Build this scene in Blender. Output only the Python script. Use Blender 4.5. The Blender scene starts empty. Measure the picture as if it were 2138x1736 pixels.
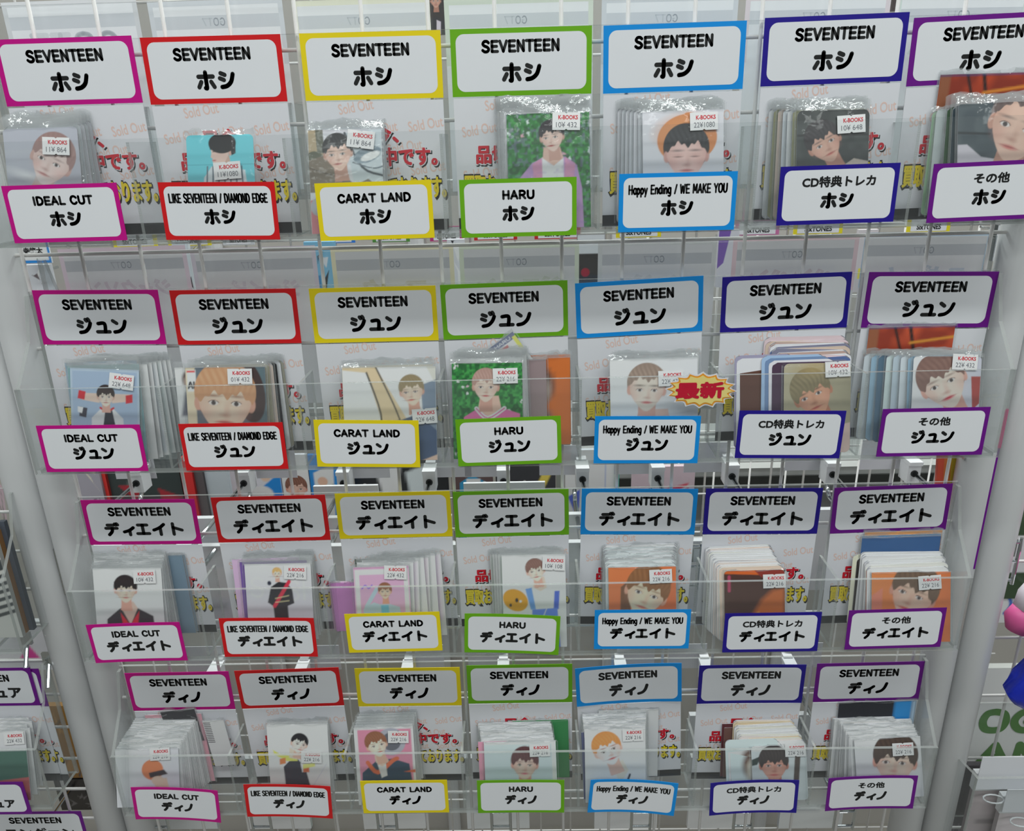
import bpy, math, random
import numpy as np
from mathutils import Vector, Matrix
random.seed(7)
rng = np.random.default_rng(11)
SC = bpy.context.scene
COL = SC.collection
MM = 0.001
ZOFF = 1400.0          # millimetres between the floor and the height the rack rows are measured from

# ------------------------------------------------------------------ camera
FPX = 1597.07
RC = [[0.99963762, 0.01968083, 0.01836569], [0.01056564, 0.34065249, -0.94012991], [-0.02475885, 0.93998327, 0.3403211]]
CAMP = (8.2376, -551.6251, 111.025)
cam_d = bpy.data.cameras.new('camera')
cam = bpy.data.objects.new('camera', cam_d)
COL.objects.link(cam)
cam_d.sensor_width = 36.0
cam_d.lens = 36.0 * FPX / 2138.0
cam_d.clip_start = 0.01
mw = Matrix(RC).to_4x4()
mw.translation = Vector((CAMP[0], CAMP[1], CAMP[2] + ZOFF)) * MM
cam.matrix_world = mw
SC.camera = cam
SC.view_settings.view_transform = 'Standard'
SC.view_settings.look = 'None'
SC.view_settings.gamma = 1.0
SC.view_settings.use_curve_mapping = False
SC.view_settings.exposure = 0.0
SC.cycles.transparent_max_bounces = 72
SC.cycles.max_bounces = 6
SC.cycles.diffuse_bounces = 3
SC.cycles.glossy_bounces = 3
SC.cycles.transmission_bounces = 4
SC.cycles.caustics_reflective = False

# ------------------------------------------------------------------ world and lamps
W = bpy.data.worlds.new('shop_light')
SC.world = W
W.use_nodes = True
W.node_tree.nodes['Background'].inputs[0].default_value = (0.93, 0.99, 1.0, 1)
W.node_tree.nodes['Background'].inputs[1].default_value = 0.22


def area(name, loc, target, sx, sy, power, color=(0.95, 1.0, 0.98)):
    l = bpy.data.lights.new(name, 'AREA')
    l.shape = 'RECTANGLE'
    l.size, l.size_y, l.energy, l.color = sx, sy, power, color
    o = bpy.data.objects.new(name, l)
    COL.objects.link(o)
    o.location = loc
    o.rotation_euler = (Vector(target) - Vector(loc)).to_track_quat('-Z', 'Y').to_euler()
    return o


area('ceiling_lamp', (0.0, -0.75, 2.75), (0, -0.3, 1.2), 2.4, 0.16, 17.0)
area('ceiling_lamp', (0.3, -1.9, 2.75), (0, -0.6, 1.2), 2.4, 0.16, 13.0)
area('ceiling_lamp', (0.0, 0.75, 2.75), (0, 0.3, 1.2), 2.4, 0.16, 44.0)


# ------------------------------------------------------------------ materials
def lin(c):
    c = np.asarray(c, float) / 255.0
    return np.where(c <= 0.04045, c / 12.92, ((c + 0.055) / 1.055) ** 2.4)


def C(c, k=1.0):
    v = np.clip(lin(c) * k, 0, 0.92)
    return (float(v[0]), float(v[1]), float(v[2]), 1.0)


MATS = {}


def mat(name, rgb, rough=0.5, metal=0.0, noise=0.0, spec=0.5, bump=0.0, scale=60.0):
    if name in MATS:
        return MATS[name]
    m = bpy.data.materials.new(name)
    m.use_nodes = True
    nt = m.node_tree
    b = nt.nodes['Principled BSDF']
    b.inputs['Roughness'].default_value = rough
    b.inputs['Metallic'].default_value = metal
    b.inputs['Specular IOR Level'].default_value = spec
    col = C(rgb)
    b.inputs['Base Color'].default_value = col
    if noise or bump:
        tc = nt.nodes.new('ShaderNodeTexCoord')
        nz = nt.nodes.new('ShaderNodeTexNoise')
        nz.inputs['Scale'].default_value = scale
        nz.inputs['Detail'].default_value = 4
        nt.links.new(tc.outputs['Object'], nz.inputs['Vector'])
        if noise:
            mx = nt.nodes.new('ShaderNodeMix')
            mx.data_type = 'RGBA'
            mx.inputs[6].default_value = tuple(v * (1 - noise) for v in col[:3]) + (1,)
            mx.inputs[7].default_value = tuple(min(1, v * (1 + noise)) for v in col[:3]) + (1,)
            nt.links.new(nz.outputs['Fac'], mx.inputs[0])
            nt.links.new(mx.outputs[2], b.inputs['Base Color'])
        if bump:
            bp = nt.nodes.new('ShaderNodeBump')
            bp.inputs['Strength'].default_value = bump
            bp.inputs['Distance'].default_value = 0.001
            nt.links.new(nz.outputs['Fac'], bp.inputs['Height'])
            nt.links.new(bp.outputs['Normal'], b.inputs['Normal'])
    MATS[name] = m
    return m


def film(name, tint=(0.97, 0.98, 0.98), base_gloss=0.05, milk=0.05, rough=0.06, milkcol=(0.85, 0.87, 0.88), bump=0.0, scale=90.0, gk=0.4):
    """thin clear plastic sheet: mostly transparent, mirror-like towards grazing angles, slightly milky"""
    m = bpy.data.materials.new(name)
    m.use_nodes = True
    nt = m.node_tree
    nt.nodes.remove(nt.nodes['Principled BSDF'])
    out = nt.nodes['Material Output']
    tr = nt.nodes.new('ShaderNodeBsdfTransparent')
    tr.inputs[0].default_value = tint + (1,)
    df = nt.nodes.new('ShaderNodeBsdfDiffuse')
    df.inputs[0].default_value = milkcol + (1,)
    gl = nt.nodes.new('ShaderNodeBsdfGlossy')
    gl.inputs['Roughness'].default_value = rough
    lw = nt.nodes.new('ShaderNodeLayerWeight')
    lw.inputs[0].default_value = 0.5
    fr = nt.nodes.new('ShaderNodeMath')
    fr.operation = 'POWER'
    fr.inputs[1].default_value = 4.0
    nt.links.new(lw.outputs['Facing'], fr.inputs[0])
    ad = nt.nodes.new('ShaderNodeMath')
    ad.operation = 'MULTIPLY_ADD'
    ad.inputs[1].default_value = gk
    ad.inputs[2].default_value = base_gloss
    ad.use_clamp = True
    nt.links.new(fr.outputs[0], ad.inputs[0])
    m1 = nt.nodes.new('ShaderNodeMixShader')
    m1.inputs[0].default_value = milk
    nt.links.new(tr.outputs[0], m1.inputs[1])
    nt.links.new(df.outputs[0], m1.inputs[2])
    m2 = nt.nodes.new('ShaderNodeMixShader')
    nt.links.new(ad.outputs[0], m2.inputs[0])
    nt.links.new(m1.outputs[0], m2.inputs[1])
    nt.links.new(gl.outputs[0], m2.inputs[2])
    nt.links.new(m2.outputs[0], out.inputs[0])
    if bump:
        tc = nt.nodes.new('ShaderNodeTexCoord')
        nz = nt.nodes.new('ShaderNodeTexNoise')
        nz.inputs['Scale'].default_value = scale
        nt.links.new(tc.outputs['Object'], nz.inputs['Vector'])
        bp = nt.nodes.new('ShaderNodeBump')
        bp.inputs['Strength'].default_value = bump
        bp.inputs['Distance'].default_value = 0.002
        nt.links.new(nz.outputs['Fac'], bp.inputs['Height'])
        nt.links.new(bp.outputs['Normal'], gl.inputs['Normal'])
    MATS[name] = m
    return m


def print_mat():
    m = bpy.data.materials.new('printed_picture')
    m.use_nodes = True
    nt = m.node_tree
    b = nt.nodes['Principled BSDF']
    a = nt.nodes.new('ShaderNodeVertexColor')
    a.layer_name = 'ink'
    nt.links.new(a.outputs[0], b.inputs['Base Color'])
    b.inputs['Roughness'].default_value = 0.35
    return m


M_PRINT = print_mat()
M_ACR = film('clear_acrylic', tint=(0.955, 0.965, 0.965), base_gloss=0.02, milk=0.022, rough=0.03)
M_DIV = film('clear_divider', tint=(0.93, 0.94, 0.94), base_gloss=0.01, milk=0.03, rough=0.05, gk=0.12)
M_EDGE = film('acrylic_edge', tint=(0.80, 0.83, 0.82), base_gloss=0.12, milk=0.42, rough=0.12, milkcol=(0.62, 0.64, 0.62))
M_SLV = film('clear_sleeve', tint=(0.975, 0.98, 0.98), base_gloss=0.015, milk=0.014, rough=0.07, bump=0.25, scale=130)
M_SLVTOP = film('crinkled_sleeve_lip', tint=(0.95, 0.96, 0.96), base_gloss=0.09, milk=0.17, rough=0.05, bump=0.7, scale=150)
M_PAPER = mat('white_paper', (232, 233, 238), 0.6, noise=0.02)
M_FACE = mat('sign_paper', (238, 240, 244), 0.35, noise=0.015, spec=0.4)
M_BLACK = mat('black_ink', (14, 16, 16), 0.5)
M_BAND = mat('black_band', (30, 32, 34), 0.5)
M_RED = mat('red_ink', (214, 28, 48), 0.5)
M_YEL = mat('yellow_ink', (246, 220, 20), 0.5)
M_SALMON = mat('salmon_ink', (236, 206, 196), 0.6)
M_WHITE = mat('white_plastic', (236, 238, 240), 0.3)
M_POST = mat('white_powder_coat', (208, 209, 210), 0.33, noise=0.03, scale=9, bump=0.05)
M_WIRE = mat('white_wire', (228, 226, 224), 0.35)
M_CHROME = mat('chrome', (205, 210, 212), 0.12, metal=1.0)
M_CARDBACK = mat('card_stock', (225, 226, 232), 0.5)
BORD = {'magenta': (205, 5, 140), 'red': (222, 22, 28), 'yellow': (252, 222, 22), 'green': (112, 182, 20),
        'blue': (8, 150, 236), 'navy': (34, 18, 145), 'purple': (112, 12, 140)}
COLS = ['magenta', 'red', 'yellow', 'green', 'blue', 'navy', 'purple']
for k, v in BORD.items():
    mat('border_' + k, v, 0.4, spec=0.4)


# ------------------------------------------------------------------ mesh helpers (all in millimetres)
class MB:
    def __init__(s):
        s.v, s.f, s.mi = [], [], []

    def poly(s, pts, mi=0):
        b = len(s.v)
        s.v += [tuple(p) for p in pts]
        s.f.append(tuple(range(b, b + len(pts))))
        s.mi.append(mi)

    def box(s, x0, y0, z0, x1, y1, z1, mi=0, faces=None):
        b = len(s.v)
        s.v += [(x0, y0, z0), (x1, y0, z0), (x1, y1, z0), (x0, y1, z0), (x0, y0, z1), (x1, y0, z1), (x1, y1, z1), (x0, y1, z1)]
        F = [(0, 3, 2, 1), (4, 5, 6, 7), (0, 1, 5, 4), (2, 3, 7, 6), (1, 2, 6, 5), (3, 0, 4, 7)]
        s.f += [tuple(b + i for i in f) for f in F]
        s.mi += ([mi] * 6 if faces is None else faces)

    def tube(s, p0, p1, r, n=10, mi=0):
        p0, p1 = Vector(p0), Vector(p1)
        q = (p1 - p0).to_track_quat('Z', 'Y')
        b = len(s.v)
        for p in (p0, p1):
            for i in range(n):
                a = 2 * math.pi * i / n
                s.v.append(tuple(p + q @ Vector((r * math.cos(a), r * math.sin(a), 0))))
        for i in range(n):
            j = (i + 1) % n
            s.f.append((b + i, b + j, b + n + j, b + n + i))
            s.mi.append(mi)
        s.f.append(tuple(b + i for i in reversed(range(n))))
        s.f.append(tuple(b + n + i for i in range(n)))
        s.mi += [mi, mi]

    def mesh(s, name, mats, smooth=False):
        m = bpy.data.meshes.new(name)
        m.from_pydata([(x * MM, y * MM, z * MM) for x, y, z in s.v], [], s.f)
        for t in mats:
            m.materials.append(t)
        if any(s.mi):
            m.polygons.foreach_set('material_index', s.mi)
        if smooth:
            m.polygons.foreach_set('use_smooth', [True] * len(m.polygons))
        m.update()
        return m

    def build(s, name, mats, parent=None, loc=(0, 0, 0), smooth=False):
        return put(name, s.mesh(name, mats if isinstance(mats, (list, tuple)) else [mats], smooth), parent, loc)


def put(name, me, parent=None, loc=(0, 0, 0), rot=(0, 0, 0)):
    o = bpy.data.objects.new(name, me)
    COL.objects.link(o)
    if parent is None:
        o.location = (loc[0] * MM, loc[1] * MM, (loc[2] + ZOFF) * MM)
    else:
        o.parent = parent
        o.location = (loc[0] * MM, loc[1] * MM, loc[2] * MM)
    o.rotation_euler = rot
    return o


def thing(name, label, cat, loc, rot=(0, 0, 0), group=None, kind=None):
    o = put(name, None, None, loc, rot)
    o.empty_display_size = 0.01
    o['label'], o['category'] = label, cat
    if group:
        o['group'] = group
    if kind:
        o['kind'] = kind
    return o


def tag(o, label, cat, group=None):
    o['label'], o['category'] = label, cat
    if group:
        o['group'] = group
    return o


def un(px, py, Y):
    """point of the place seen at a pixel of the 2138x1736 photograph, on the upright plane at depth Y (mm)"""
    a, b, c = (px - 1069) / FPX, -(py - 868) / FPX, -1.0
    d = [RC[i][0] * a + RC[i][1] * b + RC[i][2] * c for i in range(3)]
    t = (Y - CAMP[1]) / d[1]
    return (CAMP[0] + d[0] * t, Y, CAMP[2] + d[2] * t)


# ------------------------------------------------------------------ lettering
def sm(pts, n=5):
    P = [pts[0]] + list(pts) + [pts[-1]]
    out = []
    for i in range(1, len(P) - 2):
        p0, p1, p2, p3 = P[i - 1], P[i], P[i + 1], P[i + 2]
        for k in range(n):
            t = k / n
            out.append(tuple(0.5 * (2 * p1[j] + (p2[j] - p0[j]) * t + (2 * p0[j] - 5 * p1[j] + 4 * p2[j] - p3[j]) * t * t + (3 * p1[j] - p0[j] - 3 * p2[j] + p3[j]) * t ** 3) for j in (0, 1)))
    out.append(tuple(pts[-1]))
    return out


S_ = [(.83, .84), (.62, .97), (.3, .95), (.14, .74), (.3, .57), (.65, .45), (.84, .25), (.68, .05), (.35, .02), (.1, .16)]
G = {  # glyph: (advance, strokes); a stroke starting with 's' is smoothed
    'S': (.98, [['s'] + S_]),
    'E': (.95, [[(.8, .96), (.15, .96), (.15, .03), (.82, .03)], [(.15, .5), (.72, .5)]]),
    'V': (.97, [[(.06, .97), (.47, .03), (.88, .97)]]),
    'N': (.98, [[(.13, .03), (.13, .97), (.8, .03), (.8, .97)]]),
    'T': (.92, [[(.05, .96), (.87, .96)], [(.46, .96), (.46, .03)]]),
    'I': (.5, [[(.24, .97), (.24, .03)]]),
    'D': (1.0, [['s', (.13, .03), (.13, .5), (.13, .97)], ['s', (.13, .97), (.45, .97), (.76, .82), (.88, .5), (.76, .18), (.45, .03), (.13, .03)]]),
    'A': (.98, [[(.05, .03), (.46, .97), (.87, .03)], [(.2, .33), (.72, .33)]]),
    'L': (.85, [[(.15, .97), (.15, .03), (.75, .03)]]),
    'C': (1.0, [['s', (.86, .8), (.62, .97), (.3, .93), (.1, .65), (.1, .35), (.3, .07), (.62, .03), (.86, .2)]]),
    'U': (1.0, [['s', (.12, .97), (.12, .35), (.24, .1), (.49, .02), (.74, .1), (.86, .35), (.86, .97)]]),
    'K': (.95, [[(.13, .97), (.13, .03)], [(.78, .97), (.15, .45)], [(.36, .6), (.83, .03)]]),
    'M': (1.1, [[(.1, .03), (.14, .97), (.52, .3), (.9, .97), (.94, .03)]]),
    'B': (.95, [['s', (.13, .97), (.13, .5), (.13, .03)], ['s', (.13, .97), (.55, .95), (.72, .75), (.55, .54), (.13, .52)], ['s', (.13, .52), (.6, .5), (.82, .27), (.6, .05), (.13, .03)]]),
    'O': (1.05, [['s', (.5, .98), (.2, .88), (.08, .5), (.2, .12), (.5, .02), (.8, .12), (.92, .5), (.8, .88), (.5, .98)]]),
    'G': (1.05, [['s', (.86, .8), (.62, .97), (.3, .93), (.1, .65), (.1, .35), (.3, .07), (.62, .03), (.87, .2)], [(.87, .2), (.87, .46), (.55, .46)]]),
    'H': (1.0, [[(.13, .97), (.13, .03)], [(.82, .97), (.82, .03)], [(.13, .5), (.82, .5)]]),
    'R': (.97, [[(.13, .97), (.13, .03)], ['s', (.13, .97), (.6, .95), (.8, .72), (.6, .48), (.13, .45)], [(.45, .46), (.83, .03)]]),
    'W': (1.2, [[(.05, .97), (.28, .03), (.57, .8), (.86, .03), (1.08, .97)]]),
    'Y': (.95, [[(.05, .97), (.45, .5), (.85, .97)], [(.45, .5), (.45, .03)]]),
    'a': (.8, [['s', (.66, .6), (.3, .66), (.08, .35), (.3, .03), (.64, .12)], [(.66, .64), (.66, .03)]]),
    'p': (.8, [[(.12, .64), (.12, -.28)], ['s', (.14, .5), (.4, .66), (.68, .35), (.45, .03), (.14, .12)]]),
    'y': (.8, [[(.08, .64), (.38, .05)], [(.68, .64), (.25, -.28)]]),
    'n': (.8, [[(.12, .64), (.12, .03)], ['s', (.12, .45), (.38, .66), (.64, .5), (.64, .03)]]),
    'd': (.8, [['s', (.64, .6), (.3, .66), (.08, .35), (.3, .03), (.64, .12)], [(.66, .97), (.66, .03)]]),
    'i': (.4, [[(.18, .62), (.18, .03)], [(.18, .9), (.18, .92)]]),
    'g': (.8, [['s', (.64, .6), (.3, .66), (.08, .35), (.3, .05), (.64, .14)], ['s', (.66, .64), (.66, 0), (.5, -.26), (.15, -.22)]]),
    'x': (.75, [[(.08, .64), (.62, .03)], [(.62, .64), (.08, .03)]]),
    '7': (.95, [[(.08, .96), (.82, .96), (.36, .03)]]),
    '/': (.7, [[(.55, .97), (.12, .0)]]),
    '-': (.6, [[(.1, .48), (.5, .48)]]),
    ' ': (.6, []),
    'ホ': (1.16, [[(.06, .74), (.96, .74)], ['s', (.51, .99), (.51, .4), (.51, .07), (.43, .06)], [(.2, .43), (.03, .12)], [(.82, .43), (.99, .12)]]),
    'シ': (1.12, [[(.18, .92), (.42, .82)], [(.1, .62), (.34, .52)], ['s', (.18, .1), (.5, .17), (.78, .42), (.93, .86)]]),
    'ジ': (1.15, [[(.12, .86), (.36, .76)], [(.06, .56), (.3, .46)], ['s', (.14, .04), (.5, .12), (.78, .4), (.92, .72)], [(.62, .98), (.68, .88)], [(.8, 1.02), (.86, .9)]]),
    'ュ': (1.0, [['s', (.18, .68), (.62, .68), (.6, .08)], [(.06, .08), (.9, .08)]]),
    'ン': (1.1, [[(.12, .88), (.36, .7)], ['s', (.14, .06), (.5, .14), (.8, .42), (.96, .84)]]),
    'デ': (1.15, [[(.2, .9), (.64, .9)], [(.05, .62), (.88, .62)], ['s', (.52, .62), (.46, .32), (.22, .04)], [(.76, 1.0), (.82, .9)], [(.9, 1.02), (.97, .92)]]),
    'ィ': (.92, [['s', (.82, .66), (.5, .42), (.1, .28)], [(.52, .42), (.52, .02)]]),
    'エ': (1.12, [[(.16, .88), (.84, .88)], [(.5, .88), (.5, .12)], [(.06, .12), (.94, .12)]]),
    'イ': (1.12, [['s', (.86, .92), (.5, .62), (.06, .42)], [(.56, .62), (.56, .02)]]),
    'ト': (1.0, [[(.28, .97), (.28, .03)], [(.28, .64), (.92, .4)]]),
    'ノ': (1.05, [['s', (.86, .94), (.72, .5), (.48, .2), (.14, .07)]]),
    'ス': (1.1, [['s', (.16, .86), (.5, .86), (.8, .84), (.62, .48), (.38, .22), (.08, .06)], [(.56, .4), (.92, .06)]]),
    'グ': (1.12, [['s', (.36, .92), (.26, .7), (.08, .5)], ['s', (.32, .76), (.6, .76), (.8, .74), (.7, .36), (.28, .04)], [(.8, 1.0), (.86, .9)], [(.94, 1.02), (1.0, .92)]]),
    'ァ': (.95, [['s', (.12, .7), (.5, .7), (.82, .68), (.62, .46)], ['s', (.48, .52), (.42, .25), (.2, .04)]]),
    'ア': (1.1, [['s', (.1, .86), (.6, .86), (.9, .84), (.62, .52)], ['s', (.5, .66), (.45, .3), (.18, .05)]]),
}


def stroke_text(text, width, height, sw, cx=0, cz=0, y=0, mb=None, mi=0, mirror=False, slant=0.0, step=0.0):
    """rounded-gothic lettering in the XZ plane, centred at (cx, cz)"""
    mb = mb or MB()
    st_ = 0.0
    adv = sum(G[c][0] for c in text)
    sx = width / (adv - 0.12)
    x0 = cx - width / 2
    r = sw / 2
    for c in text:
        a, strokes = G[c]
        for st in strokes:
            pts = sm(st[1:]) if st[0] == 's' else st
            q = []
            for (u, v) in pts:
                X = x0 + (u * .9 + .03) * sx + slant * (v - .5) * height
                if mirror:
                    X = 2 * cx - X
                q.append((X, cz + (v - 0.5) * (height - sw)))
            for i in range(len(q) - 1):
                (ax, az), (bx, bz) = q[i], q[i + 1]
                dx, dz = bx - ax, bz - az
                L = math.hypot(dx, dz) or 1e-6
                an = math.atan2(dz, dx)
                ring = []
                if step:
                    st_ -= step
                for k in range(7):
                    t = an - math.pi / 2 + math.pi * k / 6
                    ring.append((bx + r * math.cos(t), y + st_, bz + r * math.sin(t)))
                for k in range(7):
                    t = an + math.pi / 2 + math.pi * k / 6
                    ring.append((ax + r * math.cos(t), y + st_, az + r * math.sin(t)))
                mb.poly(ring, mi)
        x0 += a * sx
    return mb


FONTC = {}


def font_poly(text, offset=0.0, shear=0.0):
    """outline lettering of Blender's own built-in typeface, as raw vertices and faces (unit size)"""
    key = (text, offset, shear)
    if key in FONTC:
        return FONTC[key]
    cu = bpy.data.curves.new('t', 'FONT')
    cu.body, cu.size, cu.offset, cu.shear, cu.resolution_u = text, 1.0, offset, shear, 3
    o = bpy.data.objects.new('t', cu)
    COL.objects.link(o)
    bpy.context.view_layer.update()
    me = bpy.data.meshes.new_from_object(o.evaluated_get(bpy.context.evaluated_depsgraph_get()))
    v = np.array([tuple(x.co) for x in me.vertices]).reshape(-1, 3)
    f = [tuple(p.vertices) for p in me.polygons]
    bpy.data.objects.remove(o)
    bpy.data.curves.remove(cu)
    bpy.data.meshes.remove(me)
    FONTC[key] = (v, f)
    return v, f


def font_text(mb, text, width, height, cx, cz, y=0, offset=0.0, mi=0, rot=0.0, mirror=False, ref=None):
    v, f = font_poly(text, offset)
    rv = font_poly(ref if ref else text, 0.0)[0]
    if len(rv) == 0:
        return
    mnx, mxx, mny, mxy = rv[:, 0].min(), rv[:, 0].max(), rv[:, 1].min(), rv[:, 1].max()
    X = (v[:, 0] - (mnx + mxx) / 2) / (mxx - mnx) * width
    Z = (v[:, 1] - (mny + mxy) / 2) / (mxy - mny) * height
    if mirror:
        X = -X
    c, s = math.cos(rot), math.sin(rot)
    b = len(mb.v)
    mb.v += [(cx + a * c - d * s, y, cz + a * s + d * c) for a, d in zip(X, Z)]
    mb.f += [tuple(b + i for i in q) for q in f]
    mb.mi += [mi] * len(f)


def font_bold(mb, text, width, height, cx, cz, y, r, mi=0, rot=0.0, mirror=False):
    """heavier lettering: overlapping copies shifted by r mm"""
    for k in range(6):
        a = math.pi * k / 3
        font_text(mb, text, width - 2 * r, height - 2 * r, cx + r * math.cos(a), cz + r * math.sin(a), y=y - .012 * k, mi=mi, rot=rot, mirror=mirror)


def rrect(x0, z0, x1, z1, r, n=6):
    out = []
    for (cx, cz, a0) in ((x1 - r, z0 + r, -90), (x1 - r, z1 - r, 0), (x0 + r, z1 - r, 90), (x0 + r, z0 + r, 180)):
        for k in range(n + 1):
            a = math.radians(a0 + 90 * k / n)
            out.append((cx + r * math.cos(a), cz + r * math.sin(a)))
    return out


# ------------------------------------------------------------------ room shell
def structure(name, mb, m, loc=(0, 0, 0)):
    o = mb.build(name, m, None, loc)
    o['kind'] = 'structure'
    return o


b = MB(); b.box(-3500, -3000, -1410, 3500, 2600, -1400)
structure('floor', b, mat('shop_floor', (150, 146, 138), 0.4, noise=0.12, scale=3))
b = MB(); b.box(-3500, 2600, -1400, 3500, 2620, 1400)
structure('wall_back', b, mat('shop_wall', (196, 196, 190), 0.7, noise=0.05, scale=3))

# ------------------------------------------------------------------ rack posts and mesh
def post(x, y, label, r=13.9):
    t = thing('rack_post', label, 'post', (x, y, -1400))
    b = MB(); b.tube((0, 0, 0), (0, 0, 2300), r, 32)
    b.build('tube', M_POST, t, smooth=True)
    b = MB(); b.tube((0, 0, 2300), (0, 0, 2306), r, 32)
    b.build('end_cap', M_WHITE, t)
    b = MB(); b.tube((0, 0, 0), (0, 0, 14), r * 1.02, 24)
    b.build('foot', M_WHITE, t)


post(-403.5, 12, 'white round post at the left, outer one of the pair')
post(-374.6, 12, 'white round post left of the trays, inner one of the pair')
post(365.8, 12, 'white round post right of the trays, inner one of the pair')
post(394.8, 12, 'white round post at the right, outer one of the pair')


def wire_grid(x0, x1, z0, z1, y, label, xs, zs, r=1.35):
    t = thing('wire_mesh_panel', label, 'wire mesh', (0, y, 0))
    v = MB(); v.tube((0, 0, z0), (0, 0, z1), r, 8); vm = v.mesh('wire', [M_WIRE], True)
    h = MB(); h.tube((x0, 0, 0), (x1, 0, 0), r, 8); hm = h.mesh('wire', [M_WIRE], True)
    for x in xs:
        put('vertical_wire', vm, t, (x, 0, 0))
    for z in zs:
        put('horizontal_wire', hm, t, (0, 2 * r, z))
    return t


xs = [-311 + 43.4 * i for i in range(-1, 16)]
wire_grid(-361, 352, -1300, 850, 5, 'white wire mesh panel the clear trays hang on', xs, [170, 124, 40, -30, -110, -190, -275, -355, -470, -600, -800, -1000])
wire_grid(-900, -417, -1300, 850, 9, 'white wire mesh panel left of the two left posts', [-440 - 43.4 * i for i in range(10)], [-95 - 37 * i for i in range(30)] + [60, 200, 340])
wire_grid(408, 900, -1300, 850, 40, 'white wire mesh panel right of the two right posts', [455 + 55 * i for i in range(8)], [-250, -330, -395, -470, -560, -650, -800, 60, 200])

# ------------------------------------------------------------------ acrylic trays
ROWNAME = ['top', 'second', 'third', 'bottom']
TZ = [51.0, -113.6, -280.0, -444.2]       # tray floor
XC = [8.0, -3.0, -3.0, -2.5]
YF = -40.0
TT = 2.6


def acrylic_box(x0, x1, label, zf, yb, yf, nd, hf=66, hb=128, loc=(0, 0, 0), cat='display tray', xdiv=None, flip=False, lite=False):
    """clear tray: back panel, low front panel, floor, side panels and dividers"""
    t = thing('acrylic_tray', label, cat, (0, 0, zf))
    m = [M_ACR, M_EDGE]
    s = -1 if not flip else 1     # front lies towards s
    b = MB(); lo, hi = sorted((yb, yb - s * 2.0)); b.box(x0, lo, 0, x1, hi, hb, faces=[1, 1, 0, 0, 1, 1]); b.build('back_panel', m, t)
    b = MB(); lo, hi = sorted((yf, yf - s * TT)); b.box(x0, lo, 0, x1, hi, hf, faces=[1, 1, 0, 0, 1, 1]); b.build('front_panel', m, t)
    b = MB(); lo, hi = sorted((yf - s * TT, yb)); b.box(x0 + TT, lo, 0, x1 - TT, hi, TT, faces=[0, 0, 1, 1, 1, 1]); b.build('floor_panel', m, t)
    ya, yo = yf - s * TT, yb
    prof = [(ya, TT), (ya, hf), (yb + s * 15, hb - 34), (yb + s * 5, hb - 2), (yb, hb - 2), (yb, TT)]
    for x in (x0, x1 - TT):
        b = MB()
        n = len(prof)
        b.poly([(x, p[0], p[1]) for p in prof], 0)
        b.poly([(x + TT, p[0], p[1]) for p in reversed(prof)], 0)
        for i in range(n):
            p, q = prof[i], prof[(i + 1) % n]
            b.poly([(x, p[0], p[1]), (x, q[0], q[1]), (x + TT, q[0], q[1]), (x + TT, p[0], p[1])], 1)
        b.build('side_panel', m, t)
    dm = None
    for x in (xdiv or []):
        if dm is None:
            b = MB(); lo, hi = sorted((ya, yb)); b.box(-1, lo, TT, 1, hi, hf - 2, faces=[1, 1, 1, 1, 0, 0]); dm = b.mesh('divider', [M_DIV, M_EDGE])
        put('divider', dm, t, (x, 0, 0))
    # small bolt-on corner studs that join tray and mesh
    return t


for r in range(4):
    xc = XC[r]
    lab = 'clear acrylic seven-pocket tray, %s of the four on the rack' % ROWNAME[r]
    acrylic_box(xc - 351, xc + 351, lab, TZ[r], 1.0, YF, 6, xdiv=[xc - 250 + 100 * i for i in range(6)])

# ------------------------------------------------------------------ header signs and front labels
H=[[[(0,83),(277,75),(297,215),(14,224)],[(292,79),(589,70),(605,214),(317,220)],[(626,68),(921,60),(926,208),(640,214)],[(941,60),(1236,52),(1233,198),(945,206)],[(1261,52),(1561,42),(1548,188),(1255,199)],[(1599,39),(1897,25),(1873,171),(1588,181)],[(1908,35),None,None,(1888,181)]],
[[(68,604),(334,604),(354,717),(89,719)],[(353,606),(619,602),(634,714),(374,718)],[(647,604),(909,596),(915,708),(662,713)],[(923,595),(1186,585),(1183,698),(928,707)],[(1205,592),(1473,575),(1464,689),(1203,704)],[(1509,578),(1784,566),(1766,682),(1495,693)],[(1814,567),(2081,565),(2055,683),(1792,683)]],
[[(168,1043),(412,1041),(425,1131),(189,1134)],[(443,1038),(682,1032),(693,1123),(457,1129)],[(706,1031),(938,1025),(941,1115),(713,1120)],[(951,1027),(1184,1020),(1184,1112),(955,1117)],[(1215,1020),(1456,1020),(1445,1112),(1210,1111)],[(1470,1020),(1719,1017),(1704,1111),(1462,1111)],[(1743,1018),(1989,1012),(1972,1098),(1728,1110)]],
[[(263,1403),(483,1399),(492,1476),(280,1480)],[(493,1399),(713,1392),(719,1467),(506,1475)],[(742,1393),(962,1390),(961,1469),(750,1471)],[(976,1387),(1194,1383),(1193,1462),(979,1465)],[(1205,1393),(1422,1379),(1420,1457),(1208,1466)],[(1460,1387),(1681,1386),(1669,1461),(1453,1464)],[(1707,1383),(1930,1379),(1911,1456),(1696,1462)]]]
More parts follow.
